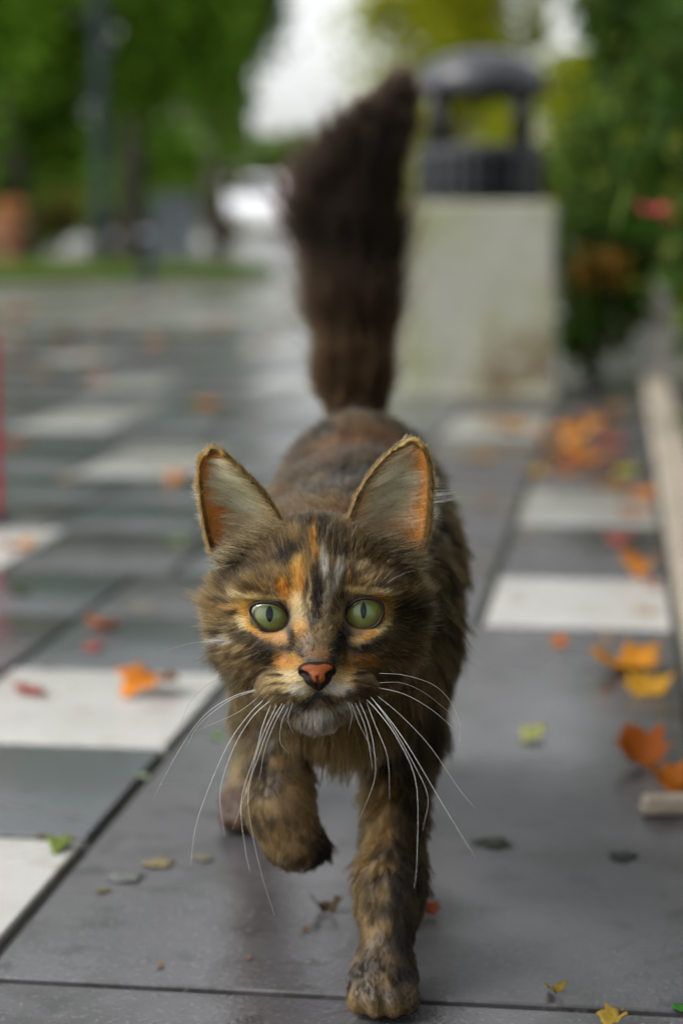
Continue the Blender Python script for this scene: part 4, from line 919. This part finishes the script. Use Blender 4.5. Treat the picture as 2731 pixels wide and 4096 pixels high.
for i, c in enumerate(EYES):
    pz = F(PUP[i][0], PUP[i][1], -1)                       # gaze: the iris is centred on the pupil
    v_, f_ = sph(RE / 1000); f_ = f_[(v_[f_][:, :, 1].max(1) < -RE / 1000 * 0.60)]
    eo = link('eye', mesh_np('eye', v_, f_), M_iris, cat, loc=tuple(H(*c) - CATL), label='green eye with slit pupil')
    gz = Vector(((pz[0] - c[0]), -RE, (pz[2] - c[2])))      # head-frame gaze
    qg = Vector((0, -1, 0)).rotation_difference(gz.normalized())
    eo.rotation_mode = 'QUATERNION'; eo.rotation_quaternion = hrot @ qg
    # pupil: pointed lens lying on the iris
    hw, hh_ = PUP[i][2] * 0.087, PUP[i][3] * 0.087; pv_ = []; m_ = 14
    for sd_ in (1, -1):
        for k in range(m_):
            a = -1 + 2 * k / m_ if sd_ == 1 else 1 - 2 * k / m_
            pv_.append((sd_ * hw * (1 - a * a) ** 0.8, a * hh_))
    vs = []
    for sc_ in (1.0, 0.5):
        for x_, z_ in pv_: x2, z2 = x_ * sc_, z_ * sc_; vs.append((x2, -math.sqrt((RE + .12) ** 2 - x2 * x2 - z2 * z2), z2))
    n_ = len(pv_); vs.append((0, -(RE + .12), 0)); fs = [(k, (k + 1) % n_, n_ + (k + 1) % n_, n_ + k) for k in range(n_)] + [(n_ + k, n_ + (k + 1) % n_, 2 * n_) for k in range(n_)]
    me = bpy.data.meshes.new('pupil'); me.from_pydata([tuple(x / 1000 for x in q) for q in vs], [], fs); me.update(); link('pupil', me, M_pupil, eo)
    # lid rim
    o_ = np.array(OUT[i], float); o_ = np.concatenate([o_, o_[:1]]); dd = np.r_[0, np.cumsum(np.linalg.norm(np.diff(o_, axis=0), axis=1))]
    tt = np.linspace(0, dd[-1], 61)[:-1]; ol = np.stack([np.interp(tt, dd, o_[:, k]) for k in (0, 1)], 1)
    for _ in range(2): ol = 0.25 * np.roll(ol, 1, 0) + 0.5 * ol + 0.25 * np.roll(ol, -1, 0)
    eye_poly.append(ol)
    # cornea: clear film bounded by the lids
    cv_ = []; cf_ = []; cen = ol.mean(0); m_ = len(ol); rg_ = (0.97, 0.8, 0.6, 0.4, 0.2)
    for k_ in rg_:
        for q in ol:
            q2 = cen + (q - cen) * k_; p3 = F(q2[0], q2[1], 0); dx, dz = p3[0] - c[0], p3[2] - c[2]
            cv_.append((p3[0], c[1] - math.sqrt((RE + .30) ** 2 - min(dx * dx + dz * dz, 150.0)), p3[2]))
    p3 = F(cen[0], cen[1], 0); dx, dz = p3[0] - c[0], p3[2] - c[2]; cv_.append((p3[0], c[1] - math.sqrt((RE + .30) ** 2 - dx * dx - dz * dz), p3[2]))
    for a_ in range(len(rg_) - 1):
        for k_ in range(m_): cf_.append((a_ * m_ + k_, a_ * m_ + (k_ + 1) % m_, (a_ + 1) * m_ + (k_ + 1) % m_, (a_ + 1) * m_ + k_))
    for k_ in range(m_): cf_.append(((len(rg_) - 1) * m_ + k_, (len(rg_) - 1) * m_ + (k_ + 1) % m_, len(cv_) - 1))
    loc3 = np.array([(Matrix.Rotation(0, 3, 'X') @ (qg.inverted().to_matrix() @ Vector(np.array(q) - c))) for q in cv_]) / 1000
    me = bpy.data.meshes.new('cornea'); me.from_pydata(loc3.tolist(), [], cf_); me.update()
    for q_ in me.polygons: q_.use_smooth = True
    link('cornea', me, M_corn, eo)
    ring = []
    for q in ol:
        p3 = F(q[0], q[1], 2); dx, dz = p3[0] - c[0], p3[2] - c[2]; rr2 = min(dx * dx + dz * dz, 160.0)
        up_ = min(1.0, max(0.0, (p3[2] - c[2]) / 4.0)); ring.append((p3[0], c[1] - math.sqrt((RE + .55 + 1.1 * up_) ** 2 - rr2 * 0.98), p3[2]))
    ring = np.array(ring); n_ = len(ring); vs = []; fs = []
    out2 = nrm(ring - np.array([ring[:, 0].mean(), ring[:, 1].mean() + 8, ring[:, 2].mean()]))
    for k in range(n_):
        tg = nrm(ring[(k + 1) % n_] - ring[k - 1]); a_ = out2[k] - tg * (out2[k] @ tg); a_ = nrm(a_); b_ = np.cross(tg, a_)
        wd_ = 0.42 + 0.45 * min(1.0, max(0.0, (ring[k, 2] - c[2]) / 4.0)) + 0.35 * min(1.0, max(0.0, (c[2] - ring[k, 2]) / 5.0))
        for j in range(8):
            an = 2 * math.pi * j / 8; vs.append(ring[k] + a_ * (0.8 * wd_ + wd_ * math.cos(an)) + b_ * 0.6 * math.sin(an))
    for k in range(n_):
        for j in range(8): fs.append((k * 8 + j, k * 8 + (j + 1) % 8, ((k + 1) % n_) * 8 + (j + 1) % 8, ((k + 1) % n_) * 8 + j))
    link('eyelid', mesh_np('eyelid', HM(np.array(vs)) - CATL, np.array(fs)), M_lid, cat)

# ---- fur
M_fur = bpy.data.materials.new('fur'); M_fur.use_nodes = True; t = M_fur.node_tree
for n_ in list(t.nodes):
    if n_.type == 'BSDF_PRINCIPLED': t.nodes.remove(n_)
ph = t.nodes.new('ShaderNodeBsdfHairPrincipled'); ph.model = 'CHIANG'; ph.parametrization = 'COLOR'
ph.inputs['Roughness'].default_value = 0.5; ph.inputs['Radial Roughness'].default_value = 0.6; ph.inputs['IOR'].default_value = 1.22
at = t.nodes.new('ShaderNodeAttribute'); at.attribute_name = 'tint'; t.links.new(at.outputs['Color'], ph.inputs['Color'])
t.links.new(ph.outputs[0], t.nodes['Material Output'].inputs[0])

def curves(name, P, rad, colr, parent=cat, m=M_fur):
    """P (n,k,3) world, rad (n,k), colr (n,k,3)"""
    n_, k_ = P.shape[:2]
    hc_ = bpy.data.hair_curves.new(name); hc_.add_curves([k_] * n_)
    hc_.attributes['position'].data.foreach_set('vector', (P - CATL).astype(np.float32).ravel())
    ra = hc_.attributes.get('radius') or hc_.attributes.new('radius', 'FLOAT', 'POINT'); ra.data.foreach_set('value', rad.astype(np.float32).ravel())
    c4 = np.ones((n_ * k_, 4), np.float32); c4[:, :3] = np.clip(colr, 0.002, 0.95).reshape(-1, 3)
    ta = hc_.attributes.new('tint', 'FLOAT_COLOR', 'POINT'); ta.data.foreach_set('color', c4.ravel())
    hc_.materials.append(m)
    return link(name, hc_, None, parent)

# triangles of the torso/head mesh, with per-corner data
tri = np.concatenate([BF[:, [0, 1, 2]], BF[:, [0, 2, 3]]])
ta_, tb_, tc_ = BV[tri[:, 0]], BV[tri[:, 1]], BV[tri[:, 2]]
cr_ = np.cross(tb_ - ta_, tc_ - ta_); area = 0.5 * np.linalg.norm(cr_, axis=1)
fn = nrm(cr_); VN = np.zeros_like(BV)
for i in range(3): np.add.at(VN, tri[:, i], cr_)
VN = nrm(VN)
trr = reg[tri[:, 0]]; tcen = (ta_ + tb_ + tc_) / 3
def sample(weight, n):
    p = area * weight; p = p / p.sum(); k = rng.choice(len(p), n, p=p)
    r1, r2 = np.sqrt(rng.random(n)), rng.random(n); wa, wb, wc = 1 - r1, r1 * (1 - r2), r1 * r2
    P = wa[:, None] * ta_[k] + wb[:, None] * tb_[k] + wc[:, None] * tc_[k]
    N = nrm(wa[:, None] * VN[tri[k, 0]] + wb[:, None] * VN[tri[k, 1]] + wc[:, None] * VN[tri[k, 2]])
    return P, N, trr[k]
def inside(poly, x, y):
    c = np.zeros(len(x), bool); n_ = len(poly); j = n_ - 1
    for i in range(n_):
        xi, yi = poly[i]; xj, yj = poly[j]
        c ^= ((yi > y) != (yj > y)) & (x < (xj - xi) * (y - yi) / (yj - yi + 1e-12) + xi); j = i
    return c
def cell_frac(P, cell):
    # share of hairs per tuft, from the number of occupied cells of that size
    ci = np.floor(P / cell).astype(np.int64); return 1.0 / max(1, len(np.unique(ci[:, 0] * 1000003 + ci[:, 1] * 10007 + ci[:, 2])))
def grow(P, N, flow, L, lift, bend, kpts=5, clump=0.0, cell=0.004, jit=0.12, frizz=0.0, lvar=0.12):
    flow = nrm(flow - N * np.sum(flow * N, 1, keepdims=True))
    n_ = len(P); lift = np.broadcast_to(np.asarray(lift, float), (n_,))[:, None]
    d0 = nrm(N * lift + flow * np.sqrt(np.maximum(1 - lift ** 2, 0)) + rng.normal(0, jit, (n_, 3)))
    d1 = nrm(d0 + flow * 0.5 - N * lift * 0.6 + bend)
    T = np.linspace(0, 1, kpts)[None, :, None]; L = np.broadcast_to(np.asarray(L, float), (n_,))[:, None, None]
    Q = P[:, None] - N[:, None] * 0.0006 + L * (T * d0[:, None] * (1 - 0.5 * T) + 0.5 * T * T * d1[:, None])
    if clump > 0:
        step_ = max(2, int(n_ * cell_frac(P, cell)))
        cen = rng.choice(n_, max(4, n_ // step_), replace=False); kd = kdtree.KDTree(len(cen))
        for q_, c_i in enumerate(cen): kd.insert(P[c_i], q_)
        kd.balance(); inv = np.array([kd.find(p_)[1] for p_ in P]); m_ = len(cen); cnt = np.maximum(np.bincount(inv, minlength=m_), 1)
        L = L * (1 + lvar * rng.normal(0, 1, m_))[inv][:, None, None].clip(0.5, 1.6)
        Q = P[:, None] - N[:, None] * 0.0006 + L * (T * d0[:, None] * (1 - 0.5 * T) + 0.5 * T * T * d1[:, None])
        Tn = np.linspace(0, 1, kpts)[None, :, None] ** 1.4
        mean = np.stack([np.stack([np.bincount(inv, Q[:, j, a], m_) for a in range(3)], 1) / cnt[:, None] for j in range(kpts)], 1)
        side = rng.normal(0, 1, (m_, 3))[inv][:, None] * Tn * (L * 0.07)
        Q = Q * (1 - clump * Tn) + mean[inv] * clump * Tn + side
    if frizz: Q = Q + rng.normal(0, 1, Q.shape) * frizz * L * T
    return Q
TAPER = np.array([1.0, 1.0, 0.9, 0.65, 0.18])
def tint(col, n_, agouti=0.5, kpts=5, var=0.3):
    g = np.exp(rng.normal(0, var, n_))[:, None]
    c = col * g
    T = np.linspace(0, 1, kpts)[None, :, None]
    base = c[:, None] * np.ones((1, kpts, 1))
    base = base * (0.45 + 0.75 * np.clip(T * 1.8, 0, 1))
    tipd = (rng.random(n_) < agouti * 0.5)[:, None, None] * np.clip((T - .6) / .3, 0, 1)
    return base * (1 - 0.8 * tipd)

# -- head fur
w_ = isreg(trr, 'head', 'muzzle', 'chin') * 1.0
th_ = toH(tcen); facing = -(fn @ hy)
w_ = w_ * np.where(th_[:, 1] < 55, 1.0, 0.35) * np.where(facing > -0.25, 1.0, 0.35) * np.where(th_[:, 1] < 8, 2.0, 1.0)
P, N, R_ = sample(w_, 190000)
h = toH(P); zx, zy = toF(h); fr_ = h[:, 1] < 16
ok = np.ones(len(P), bool)
for i, pol in enumerate(eye_poly):
    c_ = pol.mean(0); big = c_ + (pol - c_) * np.array([1.05, 1.06]); ok &= ~(inside(big, zx, zy) & (h[:, 1] < 20))
npoly = [(656, 1268), (700, 1256), (790, 1256), (824, 1268), (806, 1300), (782, 1340), (760, 1368), (744, 1368), (722, 1345), (692, 1305)]
ok &= ~(inside(npoly, zx, zy) & (h[:, 1] < 0))
ok &= ~((np.abs(zx - 755) < 105) & (np.abs(zy - (1408 + np.abs(zx - 755) * .68)) < 3 + 6 * (1 - np.abs(zx - 755) / 105)) & (h[:, 1] < 4))
ok &= ~((np.abs(zx - 753) < 7) & (zy > 1350) & (zy < 1420) & (h[:, 1] < 4))
P, N, R_, h, zx, zy = [a[ok] for a in (P, N, R_, h, zx, zy)]
nh = len(P)
nosep = np.array([0, -24, -21.0]); f = h - nosep
f[:, 1] += 6
rN = np.linalg.norm(h - nosep, axis=1)
muz = isreg(R_, 'muzzle') & (h[:, 2] < -24); chn = isreg(R_, 'chin') | (h[:, 2] < -42)
f = np.where(muz[:, None], np.stack([np.sign(h[:, 0]) * (8 + np.abs(h[:, 0])), 9 + 0 * rN, -3 - 0.35 * np.abs(h[:, 0])], 1), f)
f = np.where(chn[:, None], np.stack([h[:, 0] * 0.6, 2 + 0 * rN, -22 + 0 * rN], 1), f)
lowc = np.clip((-h[:, 2] - 4) / 20, 0, 1) * np.clip((np.abs(h[:, 0]) - 14) / 14, 0, 1); f[:, 2] -= lowc * 24
f = nrm(f)
for c_ in EYES:
    dxy = np.stack([h[:, 0] - c_[0], 0 * rN, h[:, 2] - c_[2]], 1); dist = np.linalg.norm(dxy / np.array([1.2, 1, 1]), axis=1)
    wgt = np.exp(-(dist / 15.0) ** 4)[:, None]; low = (h[:, 2] < c_[2] - 2)[:, None]
    away = nrm(dxy) + np.where(low, np.array([0.9 * np.sign(c_[0]), 0.2, 0.0]), np.array([0.25 * np.sign(c_[0]), 0.1, 0.2]))
    f = f * (1 - wgt) + nrm(away) * wgt
f = nrm(f) + 0.22 * (np.stack([fbm(P, 130, 41), fbm(P, 130, 43), fbm(P, 130, 47)], 1) - 0.5) * 2
flow = f @ HB.T
L = np.interp(rN, [0, 10, 20, 35, 55, 80], [2.8, 3.2, 4.2, 6.5, 9.0, 11.0])
L = L + np.clip((np.abs(h[:, 0]) - 26) / 14, 0, 1) * np.clip((22 - h[:, 2]) / 20, 0, 1) * 8
L = np.where(muz, 4.2 + 0.10 * np.abs(h[:, 0]), L); L = np.where(chn, 6.0, L)
for c_ in EYES:
    dist = np.hypot(h[:, 0] - c_[0], h[:, 2] - c_[2]); L = L * (1 - 0.62 * np.exp(-(dist / 14.5) ** 4))
L = L * rng.uniform(0.7, 1.25, nh) / 1000
lift = 0.30 + 0.16 * np.clip((np.abs(h[:, 0]) - 26) / 14, 0, 1); lift = np.where(chn, 0.45, lift)
Q = grow(P, N, flow, L, lift, np.array([0, 0, -0.12]), clump=0.34, cell=0.0019, jit=0.11, frizz=0.012)
col = coat(P * 0.3 + Q[:, -1] * 0.7, R_)
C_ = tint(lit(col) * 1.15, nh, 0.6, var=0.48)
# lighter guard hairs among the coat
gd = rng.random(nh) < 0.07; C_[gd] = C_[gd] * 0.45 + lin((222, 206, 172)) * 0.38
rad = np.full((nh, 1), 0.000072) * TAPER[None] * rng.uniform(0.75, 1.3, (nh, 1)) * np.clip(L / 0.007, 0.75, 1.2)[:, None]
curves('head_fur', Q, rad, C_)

# -- body fur
TC = np.array(TAIL)
def body_flow(P, N, R_):
    f = np.tile(np.array([0.0, 1.0, -0.35]), (len(P), 1))
    side = np.clip((0.215 - P[:, 2]) / 0.05, 0, 1); f[:, 2] -= side * 0.9
    leg = isreg(R_, 'legR', 'legL', 'hind', 'pawR', 'pawL', 'toe', 'toeL', 'hindpaw'); f[leg] = np.array([0, -0.05, -1.0])
    f[leg, 0] += N[leg, 0] * 0.2
    paw = isreg(R_, 'toe', 'hindpaw', 'pawR'); f[paw] = np.array([0, -1.0, -0.3]); 
    ch = (P[:, 1] < 1.05) & ~leg; f[ch] = f[ch] * 0.3 + np.stack([P[ch, 0] * 6, 0.1 + 0 * P[ch, 0], -1.0 + 0 * P[ch, 0]], 1) * np.clip((0.22 - P[ch, 2]) / .04, 0.0, 1)[:, None] + np.array([0, .3, -.1])
    return f + 0.5 * (np.stack([fbm(P, 60, 51), fbm(P, 60, 53), fbm(P, 60, 57)], 1) - .5) * 2
w_ = isreg(trr, 'body', 'neck') * (1.0 + 0.7 * (tcen[:, 2] > 0.2)) * np.where(tcen[:, 1] < 1.1, 1.4, 1.0) + isreg(trr, 'hind') * 0.6
P, N, R_ = sample(w_, 52000)
h = toH(P); nh = len(P)
L = np.where(P[:, 2] > 0.2, 0.017, 0.022) * rng.uniform(0.65, 1.25, nh)
L = L + 0.008 * np.exp(-((P[:, 1] - 1.0) / 0.05) ** 2) * (P[:, 2] < 0.2); L[isreg(R_, 'hind')] *= 0.75
Q = grow(P, N, body_flow(P, N, R_), L, 0.36, np.array([0, 0, -0.2]), clump=0.65, cell=0.009, jit=0.14, frizz=0.015, lvar=0.2)
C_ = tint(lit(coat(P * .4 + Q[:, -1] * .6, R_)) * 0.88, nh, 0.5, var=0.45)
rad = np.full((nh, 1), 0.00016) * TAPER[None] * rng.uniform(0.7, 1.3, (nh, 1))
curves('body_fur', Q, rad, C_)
# -- leg fur
w_ = isreg(trr, 'legR', 'legL', 'pawR', 'pawL', 'toe', 'toeL') * 1.0 + isreg(trr, 'hindpaw') * .7
P, N, R_ = sample(w_, 30000)
okp = ~(isreg(R_, 'toeL', 'pawL') & (P[:, 1] > 1.008)) & (P[:, 2] > 0.003); P, N, R_ = P[okp], N[okp], R_[okp]; nh = len(P)
L = np.interp(P[:, 2], [0, 0.02, 0.05, 0.1, 0.14], [0.004, 0.006, 0.009, 0.013, 0.018]) * rng.uniform(0.7, 1.25, nh)
L[isreg(R_, 'pawL', 'toeL')] *= 0.62; L[isreg(R_, 'legL') & (P[:, 2] < 0.105)] *= 0.6
Q = grow(P, N, body_flow(P, N, R_), L, 0.36, np.array([0, 0, -0.15]), clump=0.5, cell=0.006, jit=0.12, frizz=0.012)
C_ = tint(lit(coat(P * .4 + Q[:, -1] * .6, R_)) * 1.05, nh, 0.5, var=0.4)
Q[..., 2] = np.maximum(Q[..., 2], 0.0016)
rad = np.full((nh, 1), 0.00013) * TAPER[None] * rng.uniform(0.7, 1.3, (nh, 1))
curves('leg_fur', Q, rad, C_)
# -- tail fur
w_ = isreg(trr, 'tail') * 1.0
P, N, R_ = sample(w_, 80000); nh = len(P)
ax = np.stack([np.interp(P[:, 2], TC[:, 2], nrm(np.gradient(TC, axis=0))[:, k]) for k in range(3)], 1)
frac = np.clip((P[:, 2] - 0.235) / 0.21, 0, 1)
L = np.interp(frac, [0, .15, .4, .75, 1], [0.014, 0.026, 0.053, 0.044, 0.022]) * rng.uniform(0.5, 1.3, nh) * np.where(rng.random(nh) < .06, 1.35, 1.0)
Q = grow(P, N, ax, L, 0.60, np.array([0, 0, 0.12]), clump=0.48, cell=0.0052, jit=0.26, frizz=0.012, lvar=0.30)
C_ = tint(coat(P, R_) * 0.11, nh, 0.3, var=0.45)
T = np.linspace(0, 1, 5)[None, :, None]; C_ = C_ * (1 - T * .5) + (C_ * 0.6 + lin((74, 56, 40)) * .10) * T * .9
rad = np.full((nh, 1), 0.00012) * TAPER[None] * rng.uniform(0.7, 1.3, (nh, 1))
curves('tail_fur', Q, rad, C_)

# -- ear fur: short nap, long pale inner hairs, dark rim hairs
def earpt(s, i, j):
    Pg, Ng = ear_grids[s]; i = np.clip(i, 0, NT - 1.001); j = np.clip(j, 0, NS - 1.001)
    a, b = i.astype(int), j.astype(int); fi, fj = (i - a)[:, None], (j - b)[:, None]
    def bl(Gd): return Gd[a, b] * (1 - fi) * (1 - fj) + Gd[a + 1, b] * fi * (1 - fj) + Gd[a, b + 1] * (1 - fi) * fj + Gd[a + 1, b + 1] * fi * fj
    return bl(Pg), nrm(bl(Ng))
allQ, allR, allC = [], [], []
def earhair(P, N, fl, L, lift, bend, col, r, clump=0.3, cell=0.003, jit=.1, var=.25, agouti=.2):
    n_ = len(P); Pw = HM(P); Nw = N @ HB.T
    Q = grow(Pw, Nw, fl @ HB.T, L / 1000, lift, np.asarray(bend) @ HB.T, clump=clump, cell=cell, jit=jit, frizz=0.01)
    allQ.append(Q); allR.append(np.full((n_, 1), r / 1000) * TAPER[None] * rng.uniform(.7, 1.3, (n_, 1)))
    allC.append(tint(np.broadcast_to(col, (n_, 3)), n_, agouti, var=var))
for s in (-1, 1):
    out = np.array([s * 1.0, 0, 0])
    # nap on the inner face, denser by the rims
    n_ = 9000; jj = rng.beta(0.5, 0.6, n_) * (NS - 1); ii = rng.random(n_) * (NT - 1); P, N = earpt(s, ii, jj)
    ed = np.minimum(jj, NS - 1 - jj) / NS; inner = (jj < NS * .35)[:, None]
    earhair(P, N, np.tile([s * 0.5, 0, 0.8], (n_, 1)), rng.uniform(2.2, 4.4, n_), 0.35, (0, 0, 0), np.where(inner, lin((160, 122, 60)), lin((164, 116, 54))), 0.06, jit=.25, var=.4)
    # rim fuzz, both rims
    n_ = 11000; jj = np.where(rng.random(n_) < .55, rng.random(n_) * 1.6, NS - 1 - rng.random(n_) * 1.4); ii = rng.random(n_) * (NT - 1); P, N = earpt(s, ii, jj)
    dirn = np.where((jj < NS / 2)[:, None], np.array([-s * .55, -.1, .8]), np.array([s * .5, 0, .85]))
    earhair(P, nrm(dirn + 0.5 * N), dirn + [0, 0, .3], rng.uniform(1.8, 4.2, n_), 0.55, (0, 0, 0), lin((92, 68, 36)), 0.065, clump=.15, jit=.3, var=.45)
    # outer (back) nap
    n_ = 2500; jj = rng.random(n_) * (NS - 1); ii = rng.random(n_) * (NT - 1); P, N = earpt(s, ii, jj)
    earhair(P - N * 1.7, -N, np.tile([0, .2, 1.0], (n_, 1)), rng.uniform(2.5, 5, n_), 0.3, (0, 0, 0), lin((88, 68, 40)), 0.08, var=.4)
    # long dark hairs standing off the inner rim
    n_ = 150; jj = rng.random(n_) * .6; ii = rng.random(n_) ** .8 * (NT - 1); P, N = earpt(s, ii, jj)
    earhair(P, np.tile(nrm(np.array([-s * .35, .3, .9])), (n_, 1)), np.tile([-s * .3, .2, 1.0], (n_, 1)), rng.uniform(4, 8, n_), 0.8, (0, 0, 0), lin((40, 32, 24)), 0.045, clump=0)
    n_ = 60; jj = np.full(n_, NS - 1.0); ii = (0.6 + .4 * rng.random(n_)) * (NT - 1); P, N = earpt(s, ii, jj)
    earhair(P, np.tile(nrm(np.array([s * .7, .2, .7])), (n_, 1)), np.tile([s * .4, .2, 1.0], (n_, 1)), rng.uniform(3, 6, n_), 0.8, (0, 0, 0), lin((70, 56, 36)), 0.045, clump=0)
    # long pale hairs sweeping from the inner wall across the cup
    n_ = 1900; ii = np.clip(rng.normal(.40, .25, n_), 0.02, .86) * (NT - 1); jj = rng.beta(1.3, 2.2, n_) * .6 * (NS - 1); P, N = earpt(s, ii, jj)
    tfrac = ii / (NT - 1)
    Lh = 1.15 * np.interp(tfrac, [0, .25, .5, .8, 1], [17, 25, 22, 12, 6]) * rng.uniform(.6, 1.25, n_) * (1 - .25 * jj / NS)
    fl = np.stack([s * np.ones(n_), -0.25 * np.ones(n_), np.interp(tfrac, [0, .3, .6, 1], [.15, .02, .12, .5]) + rng.normal(0, .10, n_)], 1)
    earhair(P, N, fl, Lh, 0.50, np.stack([0 * ii, -0.02 + 0 * ii, np.interp(tfrac, [0, .5, 1], [.18, .12, -.2])], 1), lin((246, 208, 146)), 0.09, clump=.6, cell=0.0050, jit=.09, var=.32, agouti=.1)
    # tuft rising from the base in front of the ear
    n_ = 1500; zxq = np.where(s < 0, rng.uniform(260, 580, n_), rng.uniform(890, 1250, n_)); 
    zyq = np.where(s < 0, np.interp(zxq, [230, 560], [730, 560]), np.interp(zxq, [900, 1290], [570, 740])) + rng.normal(0, 28, n_)
    P = np.stack([F(a_, b_, 22 + 8 * rng.random()) for a_, b_ in zip(zxq, zyq)]); N = np.tile(nrm(np.array([s * .25, -.8, .4])), (n_, 1))
    fl = np.stack([s * (0.9 + 0 * zxq), 0.1 + 0 * zxq, 0.38 + rng.normal(0, .18, n_)], 1)
    cc = np.where((rng.random(n_) < .5)[:, None], lin((34, 27, 19)), lin((168, 142, 92)))
    earhair(P, N, fl, rng.uniform(9, 19, n_) * np.where(s < 0, np.interp(zxq, [260, 400], [.6, 1.1]), np.interp(zxq, [1110, 1250], [1.1, .6])), 0.22, (0, 0, -.1), cc, 0.065, clump=.5, cell=0.004, jit=.1)
curves('ear_fur', np.concatenate(allQ), np.concatenate(allR), np.concatenate(allC))

# -- chin and ruff wisps, brow hairs handled as whiskers below
# ---- whiskers: each one its own tapered strand
M_whk = mat('whisker', (0.6, 0.6, 0.58), 0.4); M_whd = mat('dark_whisker', (0.06, 0.05, 0.045), 0.4)
WH = [  # face-chart polylines (x, y) with depth offsets start/end in mm, radius mm
 ([(455, 1375), (300, 1420), (150, 1520), (20, 1700), (-120, 1960)], -8, 2, .17, 0), ([(450, 1380), (290, 1436), (130, 1560), (60, 1680)], -8, 0, .15, 0),
 ([(470, 1430), (380, 1520), (260, 1700), (120, 2050), (80, 2300)], -10, -30, .20, 0), ([(515, 1425), (400, 1530), (300, 1700), (235, 1920), (260, 2150)], -12, -35, .20, 0),
 ([(500, 1460), (455, 1580), (425, 1700), (345, 1960), (365, 2200), (390, 2330)], -12, -38, .17, 0), ([(530, 1465), (470, 1590), (430, 1700), (375, 1900), (300, 2110)], -14, -32, .16, 0),
 ([(560, 1455), (500, 1560), (440, 1720), (380, 1950), (440, 2300), (520, 2560)], -15, -40, .15, 0), ([(572, 1460), (520, 1560), (470, 1690), (440, 1850)], -15, -30, .14, 0),
 ([(590, 1480), (555, 1560), (550, 1660), (600, 1720)], -16, -20, .10, 0), ([(615, 1450), (590, 1540), (620, 1620)], -16, -20, .09, 0),
 ([(400, 1305), (260, 1320), (150, 1370), (60, 1480), (20, 1620), (25, 1760)], -2, 6, .10, 1), ([(440, 1420), (330, 1500), (200, 1560), (100, 1600)], -8, 6, .09, 0),
 ([(975, 1410), (1060, 1500), (1160, 1640), (1260, 1880), (1260, 2280), (1245, 2420)], -12, -38, .19, 0), ([(1020, 1420), (1120, 1540), (1230, 1700), (1400, 1990), (1565, 2260)], -12, -34, .20, 0),
 ([(1030, 1430), (1130, 1570), (1250, 1780), (1320, 1950), (1290, 2120)], -12, -30, .15, 0), ([(1060, 1420), (1180, 1520), (1330, 1680), (1480, 1900), (1570, 2010)], -10, -22, .12, 0),
 ([(1040, 1370), (1200, 1410), (1340, 1490), (1470, 1600)], -8, -6, .16, 0), ([(1070, 1300), (1200, 1310), (1350, 1360), (1440, 1450), (1490, 1580), (1480, 1690)], -4, 2, .10, 0),
 ([(960, 1440), (1010, 1560), (1040, 1700), (1040, 1860), (960, 2060)], -14, -32, .15, 0), ([(940, 1450), (990, 1570), (1020, 1720), (1030, 1800)], -14, -28, .13, 0), ([(1000, 1450), (1050, 1580), (1110, 1740), (1120, 1960)], -12, -30, .15, 0),
 ([(920, 1455), (960, 1560), (1000, 1640), (1060, 1760)], -15, -24, .09, 0), ([(905, 1450), (925, 1520), (905, 1610)], -16, -20, .08, 0), ([(1050, 1350), (1180, 1350), (1300, 1400), (1440, 1510)], -6, -2, .09, 0),
 ([(280, 1125), (200, 1128), (80, 1140), (-60, 1180)], 8, 2, .10, 0), ([(200, 560), (130, 530), (60, 500), (0, 520)], 22, 10, .07, 1), ([(190, 640), (80, 600), (-40, 640), (-120, 690)], 22, 8, .07, 1),
 ([(420, 880), (380, 790), (330, 700), (250, 610)], 4, -6, .06, 1), ([(410, 885), (340, 800), (240, 700), (90, 590)], 4, -6, .06, 1), ([(1040, 870), (1080, 790), (1130, 700), (1200, 640)], 4, -6, .06, 1), ([(1050, 872), (1150, 800), (1250, 760)], 4, -6, .06, 0),
]
def smooth_poly(pts, n_):
    pts = np.array(pts, float); m_ = len(pts); d = np.r_[0, np.cumsum(np.linalg.norm(np.diff(pts, axis=0), axis=1))]
    ext = np.vstack([2 * pts[0] - pts[1], pts, 2 * pts[-1] - pts[-2]]); out = []
    for t_ in np.linspace(0, m_ - 1 - 1e-6, n_):
        i = int(t_); q = t_ - i; a, b_, c, dd_ = ext[i], ext[i + 1], ext[i + 2], ext[i + 3]
        out.append(0.5 * ((2 * b_) + (-a + c) * q + (2 * a - 5 * b_ + 4 * c - dd_) * q * q + (-a + 3 * b_ - 3 * c + dd_) * q ** 3))
    return np.array(out)
for pts, y0, y1, r, dark in WH:
    p2 = smooth_poly(pts, 22); q = np.linspace(0, 1, 22)
    P3 = np.stack([F(x_, y_, y0 + (y1 - y0) * k_ ** 1.3) for (x_, y_), k_ in zip(p2, q)])
    mb = MB(); mb.tube(HM(P3) - CATL, [0.66 * r / 1000 * (1.05 - 0.85 * k_) for k_ in q], 5)
    mb.build('whisker', M_whd if dark else M_whk, cat, smooth=True)
